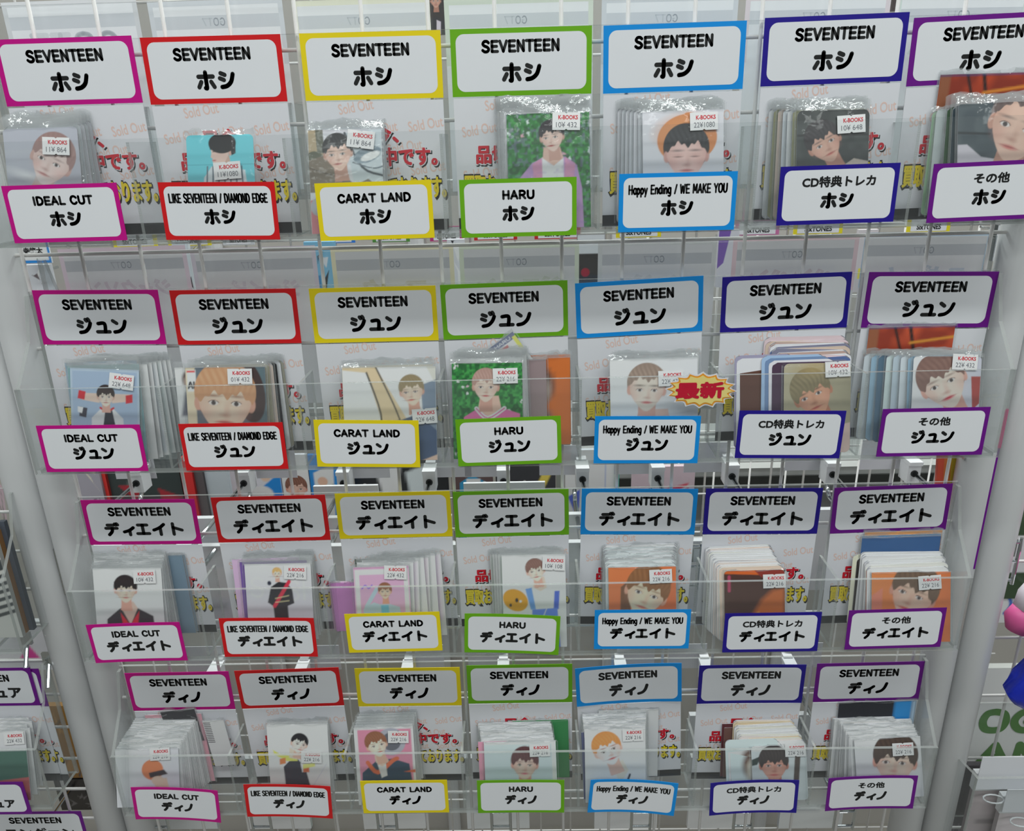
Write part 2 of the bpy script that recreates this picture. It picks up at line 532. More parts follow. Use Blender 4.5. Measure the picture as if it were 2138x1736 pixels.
F=[[[(2,389),(244,380),(264,503),(31,508)],[(326,378),(575,378),(588,502),(344,504)],[(656,382),(901,374),(906,498),(670,505)],[(962,375),(1205,368),(1200,492),(963,498)],[(1296,362),(1544,356),(1530,481),(1287,487)],[(1633,348),(1881,339),(1865,464),(1618,472)],[(1954,341),None,None,(1931,465)]],
[[(72,890),(295,887),(310,984),(96,986)],[(372,886),(593,883),(602,979),(386,983)],[(657,877),(873,879),(876,976),(662,975)],[(954,879),(1170,872),(1168,964),(959,972)],[(1242,872),(1466,870),(1456,967),(1238,966)],[(1541,859),(1772,859),(1756,957),(1529,956)],[(1846,855),(2069,850),(2047,950),(1830,954)]],
[[(179,1306),(380,1299),(391,1378),(199,1383)],[(457,1293),(657,1292),(662,1370),(470,1370)],[(721,1284),(917,1279),(921,1358),(730,1363)],[(971,1281),(1166,1286),(1165,1367),(974,1361)],[(1244,1275),(1443,1273),(1436,1355),(1240,1356)],[(1514,1283),(1718,1279),(1706,1360),(1507,1362)],[(1775,1277),(1978,1271),(1961,1350),(1763,1356)]],
[[(274,1646),(453,1650),(462,1715),(289,1705)],[(509,1637),(688,1639),(695,1710),(520,1704)],[(753,1633),(935,1630),(937,1697),(757,1698)],[(997,1630),(1178,1630),(1177,1696),(998,1698)],[(1231,1626),(1413,1633),(1408,1700),(1228,1692)],[(1487,1637),(1668,1631),(1656,1691),(1480,1697)],[(1732,1627),(1915,1620),(1901,1685),(1722,1689)]]]
HW, HH, FW, FH = 91.8, 40.5, 75.2, 36.4
KANA = ['ホシ', 'ジュン', 'ディエイト', 'ディノ']
KW = [25.5, 37, 63, 34]
TOPS = ['IDEAL CUT', 'LIKE SEVENTEEN / DIAMOND EDGE', 'CARAT LAND', 'HARU', 'Happy Ending / WE MAKE YOU', 'CD特典トレカ', 'その他']
TOPW = [39, 64, 47, 20.5, 63, 46.5, 22.5]


def place(q, w, h, Y):
    """centre, roll of a w x h card whose corners are seen at the pixels q (TL, TR, BR, BL)"""
    if q[1] is None:
        tl, bl = un(*q[0], Y), un(*q[3], Y)
        return (tl[0] + bl[0]) / 2 + w / 2, (tl[2] + bl[2]) / 2 + 0.4, math.radians(1.2)
    P = [un(*p, Y) for p in q]
    cx = sum(p[0] for p in P) / 4
    cz = sum(p[2] for p in P) / 4
    a = math.atan2(P[1][2] - P[0][2] + P[2][2] - P[3][2], P[1][0] - P[0][0] + P[2][0] - P[3][0])
    return cx, cz, a


def bendit(o_mesh, k, w):
    """curl a sheet forward at its ends (k mm at the edges)"""
    n = len(o_mesh.vertices)
    co = np.empty(n * 3)
    o_mesh.vertices.foreach_get('co', co)
    co = co.reshape(-1, 3)
    u = co[:, 0] / (w / 2 * MM)
    co[:, 1] -= k * MM * u * u
    o_mesh.vertices.foreach_set('co', co.ravel())
    o_mesh.update()


def grid_panel(mb, x0, z0, x1, z1, y0, y1, nx=10, mi=0):
    """thin sheet subdivided along x so that it can curl"""
    for i in range(nx):
        a, c = x0 + (x1 - x0) * i / nx, x0 + (x1 - x0) * (i + 1) / nx
        mb.poly([(a, y0, z0), (c, y0, z0), (c, y0, z1), (a, y0, z1)], mi)
        mb.poly([(c, y1, z0), (a, y1, z0), (a, y1, z1), (c, y1, z1)], mi)
        mb.poly([(a, y0, z1), (c, y0, z1), (c, y1, z1), (a, y1, z1)], mi)
        mb.poly([(a, y1, z0), (c, y1, z0), (c, y0, z0), (a, y0, z0)], mi)
    mb.poly([(x0, y1, z0), (x0, y0, z0), (x0, y0, z1), (x0, y1, z1)], mi)
    mb.poly([(x1, y0, z0), (x1, y1, z0), (x1, y1, z1), (x1, y0, z1)], mi)


def face_panel(mb, x0, z0, x1, z1, r, y, mi=0, nx=24):
    """rounded white field, as vertical strips"""
    def half(x):
        d = min(x - x0, x1 - x)
        if d >= r:
            return 0.0
        return r - math.sqrt(max(0, r * r - (r - d) ** 2))
    xsn = sorted(set([x0 + r * (1 - math.cos(k * math.pi / 12)) for k in range(7)] + [x1 - r * (1 - math.cos(k * math.pi / 12)) for k in range(7)] + [x0 + r + (x1 - x0 - 2 * r) * i / 8 for i in range(9)]))
    for a, c in zip(xsn[:-1], xsn[1:]):
        if c - a < 1e-6:
            continue
        ha, hc = half(a), half(c)
        mb.poly([(a, y, z0 + ha), (c, y, z0 + hc), (c, y, z1 - hc), (a, y, z1 - ha)], mi)


# sold-out sheet print shared by every header
def text_part(kind):
    mbk = MB()
    if kind == 0:
        for (t, ww, hh, cx, cz) in (('只今、', 30, 12, -0.5, -22.0), ('品切れ中です。', 72, 12.5, 4, -36.5)):
            font_text(mbk, t, ww, hh, cx + .7, cz - .9, y=-0.03, offset=0.05, ref=t, mi=0)
            font_text(mbk, t, ww, hh, cx, cz, y=-0.08, offset=0.05, ref=t, mi=1)
            font_bold(mbk, t, ww, hh, cx, cz, -0.13, .52, mi=2)
    else:
        t = '買取おこなっております。'
        font_text(mbk, t, 86, 14.5, 2.5, -58.0, y=-0.03, offset=0.05, ref=t, mi=0)
        font_text(mbk, t, 86, 14.5, 2, -57.0, y=-0.08, offset=0.058, ref=t, mi=0)
        font_bold(mbk, t, 86, 14.5, 2, -57.0, -0.13, .48, mi=3)
    return mbk.mesh('slogan', [M_BLACK, M_PAPER, M_RED, M_YEL])


WM = None


def header_shared():
    global WM
    w = MB()
    for j in range(6):
        for i in range(-1, 5):
            cx = -44 + i * 31 + (j % 2) * 15
            cz = -6.5 - j * 14.0 + i * 2.2
            if -72 < cz < -3.2 and -33.5 < cx < 34:
                font_text(w, 'Sold Out', 23.5, 6.4, cx, cz, offset=0.016, rot=math.radians(8))
    WM = (w.mesh('watermark', [M_SALMON]), text_part(0), text_part(1))


header_shared()
_b = MB(); _b.box(-45.6, -0.1, -86.0, 45.6, 0.4, -1.0); ME_SHEET = _b.mesh('backing_sheet', [M_PAPER])
_b = MB(); _b.box(-45.6, -0.25, -85.6, 45.6, -0.12, -78.2); ME_BAND = _b.mesh('black_band', [M_BAND])
_b = MB(); font_text(_b, 'K-BOOKS', 14, 2.6, -36, -79.2, y=-0.32, offset=0.02); ME_BANDTXT = _b.mesh('band_lettering', [mat('grey_ink', (150, 152, 155))])
BENDH = {(3, 4): 2.0, (3, 5): 0.6}
BENDF = {(2, 3): 1.0, (3, 0): 1.6, (3, 1): 1.2, (3, 4): 2.4, (3, 5): 1.8, (3, 6): 1.4, (2, 0): 0.8, (2, 1): .5, (3, 3): .5}


def title_parts(t, colr, w, h, bend, header, row, col, zc=0.0):
    a = MB(); grid_panel(a, -w / 2, -h / 2 + zc, w / 2, h / 2 + zc, -0.45, -0.05)
    if header:
        bx, bt = 3.4, 3.0
    else:
        bx, bt = 2.9, 2.6
    c = MB(); face_panel(c, -w / 2 + bx, -h / 2 + bt + zc, w / 2 - bx, h / 2 - bt + zc, 5.2 if header else 4.2, -0.5)
    l = MB()
    if header:
        stroke_text('SEVENTEEN', 50.5, 8.3, 1.85, -0.5, 9.6 + zc, -0.56, l)
        stroke_text(KANA[row], KW[row], 13.0, 2.75, 0.5, -6.4 + zc, -0.56, l)
    else:
        if col < 5:
            cond = col in (1, 4)
            stroke_text(TOPS[col], TOPW[col], 6.4 if not cond else 6.6, 1.5 if not cond else 1.1, 0, 8.2 + zc, -0.56, l)
        else:
            font_bold(l, TOPS[col], TOPW[col], 7.0 if col == 5 else 6.6, 0, 8.2 + zc, -0.56, .3)
        stroke_text(KANA[row], KW[row] * .8, 10.6, 2.3, 0.3, -3.6 + zc, -0.56, l)
    for mb, nm, m in ((a, 'border_card', MATS['border_' + colr]), (c, 'white_field', M_FACE), (l, 'lettering', M_BLACK)):
        me = mb.mesh(nm, [m])
        if bend:
            bendit(me, bend, w)
        if nm == 'border_card':
            bc = put(nm, me, t)
        else:
            put(nm, me, bc)
    return bc


for r in range(4):
    for c in range(7):
        x, z, a = place(H[r][c], HW, HH, 0.0)
        t = thing('header_sign', '%s-bordered header sign with sold-out sheet, at the back of the %s tray' % (COLS[c], ROWNAME[r]), 'sign',
                  (x, -2.2, z - HH / 2), (0, -a, 0), 'header signs')
        s = put('backing_sheet', ME_SHEET, t)
        put('watermark', WM[0], s, (0, -0.14, 0))
        put('red_slogan', WM[1], s, (0, -0.16, 0))
        put('yellow_slogan', WM[2], s, (0, -0.16, 0))
        bd = put('black_band', ME_BAND, s)
        # title panel
        title_parts(t, COLS[c], HW, HH, BENDH.get((r, c), 0), True, r, c, HH / 2)
        x, z, a = place(F[r][c], FW, FH, YF - 0.6)
        t = thing('shelf_label', 'small %s-bordered label stuck on the front of the %s tray' % (COLS[c], ROWNAME[r]), 'label',
                  (x, YF - 0.1, z), (0, -a, 0), 'front labels')
        title_parts(t, COLS[c], FW, FH, BENDF.get((r, c), 0), False, r, c)

# ------------------------------------------------------------------ pictures on the cards (ink colour per mesh point)
WHT = [lin((208,) * 3)[0], lin((192,) * 3)[0], lin((180,) * 3)[0], lin((172,) * 3)[0]]


class Pic:
    """canvas: x 0..1 across the card, y 0..h downward in card widths"""

    def __init__(s, nx, h, bg, wh):
        s.nx, s.ny = nx, max(2, int(nx * h))
        s.h = h
        x = np.linspace(0, 1, s.nx + 1)
        y = np.linspace(0, h, s.ny + 1)
        s.X, s.Y = np.meshgrid(x, y)
        s.e = 0.6 / nx
        s.wh = wh
        s.dy = 0.0
        s.c = np.zeros(s.X.shape + (3,)) + s.col(bg)

    def col(s, rgb):
        return np.clip(lin(rgb) / s.wh * 0.74, 0.004, 0.9)

    def mix(s, a, rgb):
        a = np.clip(a, 0, 1)[..., None]
        s.c = s.c * (1 - a) + s.col(rgb) * a

    def el(s, cx, cy, rx, ry, rgb, rot=0, soft=None, op=1.0, clip=None):
        q = math.radians(rot)
        dx, dy = s.X - cx, s.Y - cy - s.dy
        u = (dx * math.cos(q) + dy * math.sin(q)) / rx
        v = (-dx * math.sin(q) + dy * math.cos(q)) / ry
        d = (np.sqrt(u * u + v * v) - 1) * min(rx, ry)
        e = soft or s.e
        a = (0.5 - d / (2 * e)) * op if soft is None else np.clip(0.5 - d / (2 * e), 0, 1) * op
        s.mix(np.clip(a, 0, op), rgb)

    def poly(s, pts, rgb, op=1.0, soft=None):
        inside = np.zeros(s.X.shape, bool)
        pts = [(a, b + s.dy if b < 1.35 else b + .2) for a, b in pts]
        d = np.full(s.X.shape, 9.0)
        n = len(pts)
        for i in range(n):
            (x0, y0), (x1, y1) = pts[i], pts[(i + 1) % n]
            if y0 != y1:
                inside ^= ((y0 > s.Y) != (y1 > s.Y)) & (s.X < (x1 - x0) * (s.Y - y0) / (y1 - y0) + x0)
            L = (x1 - x0) ** 2 + (y1 - y0) ** 2 + 1e-9
            t = np.clip(((s.X - x0) * (x1 - x0) + (s.Y - y0) * (y1 - y0)) / L, 0, 1)
            d = np.minimum(d, np.hypot(s.X - x0 - t * (x1 - x0), s.Y - y0 - t * (y1 - y0)))
        d = np.where(inside, -d, d)
        e = soft or s.e
        s.mix(np.clip(0.5 - d / (2 * e), 0, 1) * op, rgb)

    def line(s, pts, w, rgb, op=1.0, soft=None):
        pts = [(a, b + s.dy) for a, b in (sm(pts, 4) if len(pts) > 2 else pts)]
        d = np.full(s.X.shape, 9.0)
        for (x0, y0), (x1, y1) in zip(pts[:-1], pts[1:]):
            L = (x1 - x0) ** 2 + (y1 - y0) ** 2 + 1e-9
            t = np.clip(((s.X - x0) * (x1 - x0) + (s.Y - y0) * (y1 - y0)) / L, 0, 1)
            d = np.minimum(d, np.hypot(s.X - x0 - t * (x1 - x0), s.Y - y0 - t * (y1 - y0)))
        e = soft or s.e
        s.mix(np.clip(0.5 - (d - w / 2) / (2 * e), 0, 1) * op, rgb)

    def grad(s, rgb, x0, y0, x1, y1):
        L = (x1 - x0) ** 2 + (y1 - y0) ** 2
        s.c[:] = s.col(tuple(min(250, v * 1.05 + 3) for v in rgb))
        s.mix(((s.X - x0) * (x1 - x0) + (s.Y - y0) * (y1 - y0)) / L, tuple(v * .95 for v in rgb))

    def noise(s, rgb, cells, thr=0.5, soft=0.2, op=1.0, seed=0):
        g = np.random.default_rng(seed).random((int(cells * s.h) + 3, cells + 3))
        u, v = s.X * cells, s.Y * cells
        i, j = u.astype(int), v.astype(int)
        fu, fv = u - i, v - j
        fu, fv = fu * fu * (3 - 2 * fu), fv * fv * (3 - 2 * fv)
        j = np.clip(j, 0, g.shape[0] - 2)
        val = (g[j, i] * (1 - fu) + g[j, i + 1] * fu) * (1 - fv) + (g[j + 1, i] * (1 - fu) + g[j + 1, i + 1] * fu) * fv
        s.mix(np.clip((val - thr) / soft + .5, 0, 1) * op, rgb)

    def face(s, cx, cy, k, rot=0, hair=(30, 26, 26), skin=(226, 190, 178), hair2=None, fringe=-0.28, closed=False, dx=0.0, neck=True,
             lip=(190, 96, 96), cap=1.0, brow=None, side=0.25):
        """head: k = half width of the face; everything in head units, turned by rot degrees"""
        q = math.radians(rot)
        dX, dY = (s.X - cx) / k, (s.Y - cy) / k
        u = dX * math.cos(q) + dY * math.sin(q)
        v = -dX * math.sin(q) + dY * math.cos(q)
        e = s.e / k
        sk = np.array(skin, float)
        shade = tuple(sk * (0.86, 0.78, 0.76))

        def ell(a, b, ra, rb, rgb, op=1.0, so=None, cond=None):
            d = (np.hypot((u - a) / ra, (v - b) / rb) - 1) * min(ra, rb)
            al = np.clip(0.5 - d / (2 * (so or e)), 0, 1) * op
            if cond is not None:
                al = al * cond
            s.mix(al, rgb)
        # back of the hair
        ell(0, -.32, 1.14 * cap, 1.16 * cap, hair)
        if neck:
            nk = np.clip(0.5 - (np.abs(u - 0.05) - (0.5 + 0.1 * np.clip(v - 1.4, 0, 1))) / (2 * e), 0, 1) * (v > .5) * (v < 2.1)
            s.mix(nk, shade)
        ell(-.98, .12, .15, .28, shade)
        ell(.98, .12, .15, .28, shade)
        wv = .96 - .34 * np.clip(v / 1.25, 0, 1) ** 1.7
        d = (np.sqrt((u / wv) ** 2 + (np.where(v > 0, v / 1.3, v / 1.1)) ** 2) - 1) * .9
        s.mix(np.clip(0.5 - d / (2 * e), 0, 1), skin)
        s.mix(np.clip(0.5 - d / (2 * e), 0, 1) * np.clip((np.abs(u + dx * .6) - .45) * 1.1, 0, .5), shade)
        # features
        bw = brow or tuple(np.array(hair, float) * .6 + sk * .3)
        for sg in (-1, 1):
            ex = sg * .42 + dx
            ell(ex, .06, .2, .1, shade, .55, .08)
            if closed:
                ell(ex, .13, .17, .025, (70, 50, 48), .9)
            else:
                ell(ex, .1, .17, .085, (240, 236, 234), .8)
                ell(ex, .095, .085, .085, (46, 32, 30), .95)
                d2 = np.hypot((u - ex) / .2, (v - .13) / .13)
                s.mix(np.clip(1 - np.abs(d2 - 1) * .2 / max(e, .03), 0, 1) * (v < .1) * .85, (52, 36, 34))
            ell(ex * 1.04, -.17, .24, .045, bw, .8, .04)
        ell(dx * 1.3 + .09, .38, .08, .26, shade, .5, .09)
        ell(dx * 1.3, .53, .15, .06, tuple(sk * (.72, .6, .58)), .6, .06)
        ell(dx * 1.2, .8, .26, .07, lip, .95, .04)
        ell(dx * 1.2, .785, .25, .014, tuple(np.array(lip) * .55), .8)
        ell(-.6, .45, .22, .18, (232, 150, 140), .22, .2)
        ell(.6, .45, .22, .18, (232, 150, 140), .22, .2)
        # fringe over the forehead
        fr = fringe - .1 + .10 * np.sin(u * 7 + 1) + .07 * np.sin(u * 19) + .22 * np.clip(np.abs(u) - .62, 0, 1) * 3 * (1 + side)
        hd = (np.hypot(u / (1.12 * cap), (v + .34) / (1.13 * cap)) - 1)
        hm = np.clip(0.5 - hd / (2 * e), 0, 1) * np.clip(0.5 + (fr - v) / (2 * e), 0, 1)
        s.mix(hm, hair)
        h2 = hair2 or tuple(np.clip(np.array(hair, float) * 1.35 + 12, 0, 255))
        st = (0.5 + 0.5 * np.sin(u * 27 + 4 * np.sin(v * 3 + u))) * np.clip(1 - np.abs(v + .85) * 1.4, 0, 1)
        s.mix(hm * st * .35, h2)

    def text(s, t, cx, cy, w, h, sw, rgb):
        m = stroke_text(t, w, h, sw, 0, 0)
        e = s.e
        x0 = cx - w / 2
        adv = sum(G[c][0] for c in t)
        sx = w / (adv - .12)
        for ch in t:
            a, strokes = G[ch]
            for stt in strokes:
                p = sm(stt[1:]) if stt[0] == 's' else stt
                s.line([(x0 + u * sx, cy - (v - .5) * h) for u, v in p][:60], sw, rgb)
            x0 += a * sx

    def flowers(s, seed, n=26):
        s.c[:] = s.col((34, 116, 50))
        s.noise((62, 152, 70), 30, .55, .3, .8, seed)
        s.noise((14, 78, 34), 26, .6, .2, .8, seed + 1)
        q = np.random.default_rng(seed + 5)
        for _ in range(n):
            x, y = q.random(), q.random() * s.h
            cc = (214, 232, 224) if q.random() < .8 else (226, 170, 186)
            for k in range(3):
                s.el(x + q.normal() * .011, y + q.normal() * .011, .009, .017, cc, q.random() * 180, op=.85)

    def mesh(s, name, w, hgt, corner=0.0, y=0.0):
        """upright card mesh: x -w/2..w/2, z 0..hgt with its top corners rounded"""
        nx, ny = s.nx, s.ny
        x = (s.X - .5) * w
        z = hgt * (1 - s.Y / s.h)
        if corner:
            # squeeze the outline inwards at the corners
            d = np.minimum(hgt - z, z)
            cut = np.where(d < corner, corner - np.sqrt(np.clip(corner ** 2 - (corner - d) ** 2, 0, None)), 0)
            x = x * (1 - 2 * cut / w)
        V = np.stack([x, np.full_like(x, y), z], -1).reshape(-1, 3) * MM
        idx = np.arange((nx + 1) * (ny + 1)).reshape(ny + 1, nx + 1)
        q = np.stack([idx[1:, :-1], idx[1:, 1:], idx[:-1, 1:], idx[:-1, :-1]], -1).reshape(-1, 4)
        me = bpy.data.meshes.new(name)
        me.vertices.add(len(V))
        me.vertices.foreach_set('co', V.ravel())
        me.loops.add(q.size)
        me.polygons.add(len(q))
        me.loops.foreach_set('vertex_index', q.ravel())
        me.polygons.foreach_set('loop_start', np.arange(0, q.size, 4))
        me.update(calc_edges=True)
        at = me.color_attributes.new('ink', 'FLOAT_COLOR', 'POINT')
        cc = np.concatenate([s.c.reshape(-1, 3), np.ones((len(V), 1))], 1)
        at.data.foreach_set('color', cc.ravel())
        me.materials.append(M_PRINT)
        return me


def back_mesh(w, h, corner, th=0.5, rgb=(225, 226, 232)):
    """card stock behind the print, a little thickness"""
    b = MB()
    pr = rrect(-w / 2, 0, w / 2, h, corner) if corner else [(-w / 2, 0), (w / 2, 0), (w / 2, h), (-w / 2, h)]
    b.poly([(x, th, z) for x, z in reversed(pr)])
    n = len(pr)
    for i in range(n):
        (x0, z0), (x1, z1) = pr[i], pr[(i + 1) % n]
        b.poly([(x0, 0.05, z0), (x0, th, z0), (x1, th, z1), (x1, 0.05, z1)])
    return b.mesh('card_stock', [M_CARDBACK])


SLV = {}


def sleeve_mesh(w, h, cardh, seed=0, rough=1.0):
    key = (round(w, 1), round(h, 1), seed, rough)
    if key in SLV:
        return SLV[key]
    q = np.random.default_rng(seed)
    nx, nz = 14, 16
    b = MB()
    zs = list(np.linspace(0, cardh - 3, 6)) + list(np.linspace(cardh, h, nz - 6))
    ph = q.random(6) * 6.28
    for side, yy in ((0, -0.75), (1, 0.85)):
        base = len(b.v)
        for z in zs:
            f = np.clip((z - cardh + 3) / max(1.0, h - cardh + 3), 0, 1)
            for i in range(nx + 1):
                u = i / nx
                wob = f * rough * (0.9 * math.sin(u * 13 + ph[0] + side) + 0.6 * math.sin(u * 29 + ph[1]) + .5 * math.sin(u * 7 + ph[2] + z * .3))
                zz = z + f * f * 0.9 * (math.sin(u * 9 + ph[3]) + .5 * math.sin(u * 31 + ph[4]))
                b.v.append(((u - .5) * w, yy + wob * 1.1 + (0 if abs(u - .5) < .5 else 0.02), zz))
        for j in range(len(zs) - 1):
            for i in range(nx):
                a = base + j * (nx + 1) + i
                b.f.append((a, a + 1, a + nx + 2, a + nx + 1))
                b.mi.append(1 if zs[j] >= cardh - .1 else 0)
    # welded side seams
    for sx in (-1, 1):
        x = sx * w / 2
        b.poly([(x, -.8, 0), (x + sx * .9, 0, 0), (x + sx * .9, 0, h * .99), (x, -.8, h * .99)], 1)
    SLV[key] = b.mesh('sleeve', [M_SLV, M_SLVTOP], True)
    return SLV[key]


M_STK = mat('sticker_paper', (240, 240, 240), 0.45)
M_DIG = mat('digit_ink', (110, 112, 120), 0.6)
STK = {}


def sticker(parent, x, z, price, roll=0.0, y=-1.0):
    if 'p' not in STK:
        b = MB()
        pr = [(-9, -5.6), (-1, -5.6), (0, -4.8), (1, -5.6), (9, -5.6), (9, 5.6), (1, 5.6), (0, 4.8), (-1, 5.6), (-9, 5.6)]
        b.poly([(a, 0, c) for a, c in pr])
        b.poly([(a, .12, c) for a, c in reversed(pr)])
        STK['p'] = b.mesh('price_sticker', [M_STK])
        b = MB()
        font_text(b, 'K-BOOKS', 12.5, 2.5, 1.2, 2.4, y=-0.06, offset=0.03, ref='K-BOOKS')
        STK['k'] = b.mesh('shop_lettering', [M_RED])
    s = put('price_sticker', STK['p'], parent, (x, y, z), (0, roll, 0))
    put('red_lettering', STK['k'], s)
    if price not in STK:
        b = MB()
        font_text(b, price, 13.5, 3.4, 0.2, -2.2, y=-0.06, offset=0.0)
        STK[price] = b.mesh('digits', [M_DIG])
    put('grey_digits', STK[price], s)
    return s


def card_thing(label, tl, tr, zfloor, yt, yb, art=None, me=None, corner=0.0, slv=5.0, stick=None, price='22¥ 432', group=None, seed=0, sw_extra=3.0,
               row=0, name='photo_card', sleeve=True, rough=1.0, bottom=None, cat='photo card'):
    """card standing in a tray pocket; its top corners are seen at the pixels tl, tr"""
    A, B = un(tl[0], tl[1], yt), un(tr[0], tr[1], yt)
    w = math.hypot(B[0] - A[0], B[2] - A[2])
    roll = math.atan2(B[2] - A[2], B[0] - A[0])
    mx, mz = (A[0] + B[0]) / 2, (A[2] + B[2]) / 2
    z0 = zfloor + 3.7 + abs(math.sin(roll)) * w / 2
    L = math.hypot(mz - z0, yt - yb)
    lean = math.atan2(yt - yb, mz - z0)
    # orientation: lean about X, then roll about Y
    R = Matrix.Rotation(-roll, 3, 'Y') @ Matrix.Rotation(-lean, 3, 'X')
    top = Vector((mx, yt, mz))
    org = top - R @ Vector((0, 0, L))
    t = thing(name, label, cat, tuple(org), R.to_euler(), group)
    if art is not None:
        me = art(w, L)
    if callable(me):
        me = me(w, L)
    o = put('print', me, t)
    put('card_stock', back_mesh(w, L, corner), t)
    if sleeve:
        put('sleeve', sleeve_mesh(w + sw_extra, L + slv, L, seed, rough), t, (0, 0, -.5))
    if stick:
        # sticker centre from pixel, intersect with the leaning card plane
        px, py = stick[:2]
        for Y in (yt,):
            P = Vector(un(px, py, Y))
        n = R @ Vector((0, -1, 0))
        cv = Vector(CAMP)
        d = P - cv
        tt = (org - cv).dot(n) / d.dot(n)
        hit = cv + d * tt
        loc = R.transposed() @ (hit - org)
        sticker(t, loc.x, loc.z, price, math.radians(stick[2]) if len(stick) > 2 else 0.0, y=-1.25)
    return t

# ------------------------------------------------------------------ the pictures, one function per front card
HW_ = 1.36


def pic(row, bg, nx=84, h=None):
    return Pic(nx, h or HW_, bg, WHT[row])


def a_r0c0(P):
    P.grad((176, 178, 188), 0, 0, .2, 1.2)
    P.poly([(0, .28), (1, .24), (1, .3), (0, .34)], (186, 188, 196), .6)
    P.poly([(.0, 1.0), (.25, .8), (.75, .95), (1, 1.36), (0, 1.36)], (70, 74, 84))
    P.face(.62, .43, .26, 28, (158, 128, 124), (228, 206, 200), (186, 156, 150), -.3, False, -.12, lip=(200, 140, 136))
    P.el(.3, .62, .2, .04, (225, 230, 236), 20, .05, .8)


def a_r0c1(P):
    P.grad((104, 196, 208), 0, 0, 0, 1.3)
    P.line([(0, .43), (1, .43)], .006, (70, 150, 164))
    P.poly([(.2, 1.36), (.24, .62), (.36, .46), (.62, .42), (.86, .52), (.98, 1.36)], (206, 214, 218))
    for k in range(7):
        P.line([(.3 + k * .085, .46), (.24 + k * .1, 1.3)], .022, (96, 112, 124))
    P.poly([(.4, .46), (.62, .4), (.7, .46), (.52, .54)], (44, 54, 66))
    P.poly([(.45, .34), (.63, .3), (.65, .42), (.52, .47), (.46, .45)], (206, 170, 156))
    P.poly([(.36, .2), (.375, .3), (.385, .4), (.44, .425), (.56, .4), (.62, .3), (.62, .18)], (226, 194, 182))
    P.poly([(.37, .26), (.355, .325), (.385, .34)], (226, 194, 182))
    P.el(.405, .37, .028, .010, (190, 100, 98))
    P.el(.645, .26, .025, .045, (214, 166, 152))
    P.el(.535, .12, .205, .15, (24, 22, 26), -4)
    P.poly([(.335, .12), (.735, .12), (.73, .27), (.67, .3), (.65, .2), (.35, .215)], (24, 22, 26))
    P.line([(.39, .245), (.45, .24)], .012, (50, 36, 34))


def a_r0c2(P):
    P.poly([(0, 0), (.2, 0), (.2, .35), (0, .5)], (176, 158, 128))
    P.poly([(.1, 0), (.2, .0), (.22, .3), (.12, .32)], (96, 98, 84))
    P.el(.08, .42, .14, .14, (98, 100, 84))
    P.poly([(.5, .05), (1, 0), (1, .9), (.6, .7)], (196, 206, 212))
    P.line([(.5, .05), (.72, .5), (1, .62)], .03, (60, 68, 76))
    P.el(.8, .34, .2, .1, (120, 138, 150), -20)
    P.el(.84, .36, .14, .05, (226, 234, 238), -20)
    P.line([(.6, .44), (.86, .52), (1, .5)], .018, (84, 98, 108))
    P.dy = -0.12
    P.poly([(0, .52), (.2, .46), (.34, .6), (.62, .86), (.8, .78), (1, .95), (1, 1.0), (0, 1.0)], (126, 114, 100))
    P.poly([(.0, .95), (1, .95), (1, 1.36), (0, 1.36)], (210, 214, 220))
    P.line([(0, .62), (.3, .72)], .012, (86, 76, 66))
    P.line([(.62, .86), (.95, .98)], .02, (88, 78, 68))
    P.poly([(.0, 1.05), (.16, 1.05), (.34, 1.36), (0, 1.36)], (206, 128, 136))
    P.el(.1, 1.14, .1, .12, (180, 182, 190))
    P.face(.40, .31, .18, -6, (26, 25, 26), (226, 192, 176), (60, 62, 66), -.35, dx=-.08)


def a_r0c3(P):
    P.flowers(3, 30)
    P.dy = -0.1
    P.poly([(.14, .86), (.3, .68), (.44, .62), (.7, .62), (.84, .72), (.9, 1.0), (.92, 1.36), (.1, 1.36)], (190, 150, 200))
    P.poly([(.3, .7), (.42, .62), (.44, .95), (.32, 1.0)], (212, 148, 182))
    P.poly([(.7, .62), (.82, .7), (.8, 1.0), (.68, .95)], (212, 148, 182))
    P.poly([(.42, .62), (.68, .62), (.68, 1.1), (.42, 1.1)], (226, 224, 236))
    P.noise((150, 120, 190), 30, .66, .2, .25, 9)
    P.poly([(.44, .5), (.64, .5), (.68, .63), (.56, .72), (.43, .63)], (214, 176, 162))
    P.face(.545, .275, .135, -6, (26, 20, 28), (230, 198, 186), None, -.3, dx=-.14, lip=(186, 74, 74))


def a_r0c4(P):
    P.grad((205, 204, 210), 0, 0, 0, 1.3)
    P.el(.55, .34, .37, .3, (206, 130, 74), -8)
    P.el(.48, .22, .28, .15, (216, 146, 92), -12, .08, .7)
    P.el(.57, .05, .06, .03, (206, 130, 74))
    P.face(.54, .52, .25, 0, (24, 22, 26), (228, 188, 180), (66, 66, 74), -.36, True, 0, lip=(206, 110, 112), side=.1)


def a_r0c5(P):
    P.grad((50, 54, 54), 0, 0, 1, 1)
    P.noise((74, 80, 78), 8, .6, .3, .5, 2)
    P.line([(0, .34), (1, .34)], .03, (30, 32, 32))
    P.poly([(.4, 1.36), (.5, .86), (.8, .66), (1, .7), (1, 1.36)], (196, 182, 172))
    P.face(.38, .44, .22, -28, (44, 38, 42), (214, 170, 152), (78, 70, 76), -.22, dx=.05, lip=(196, 100, 92))


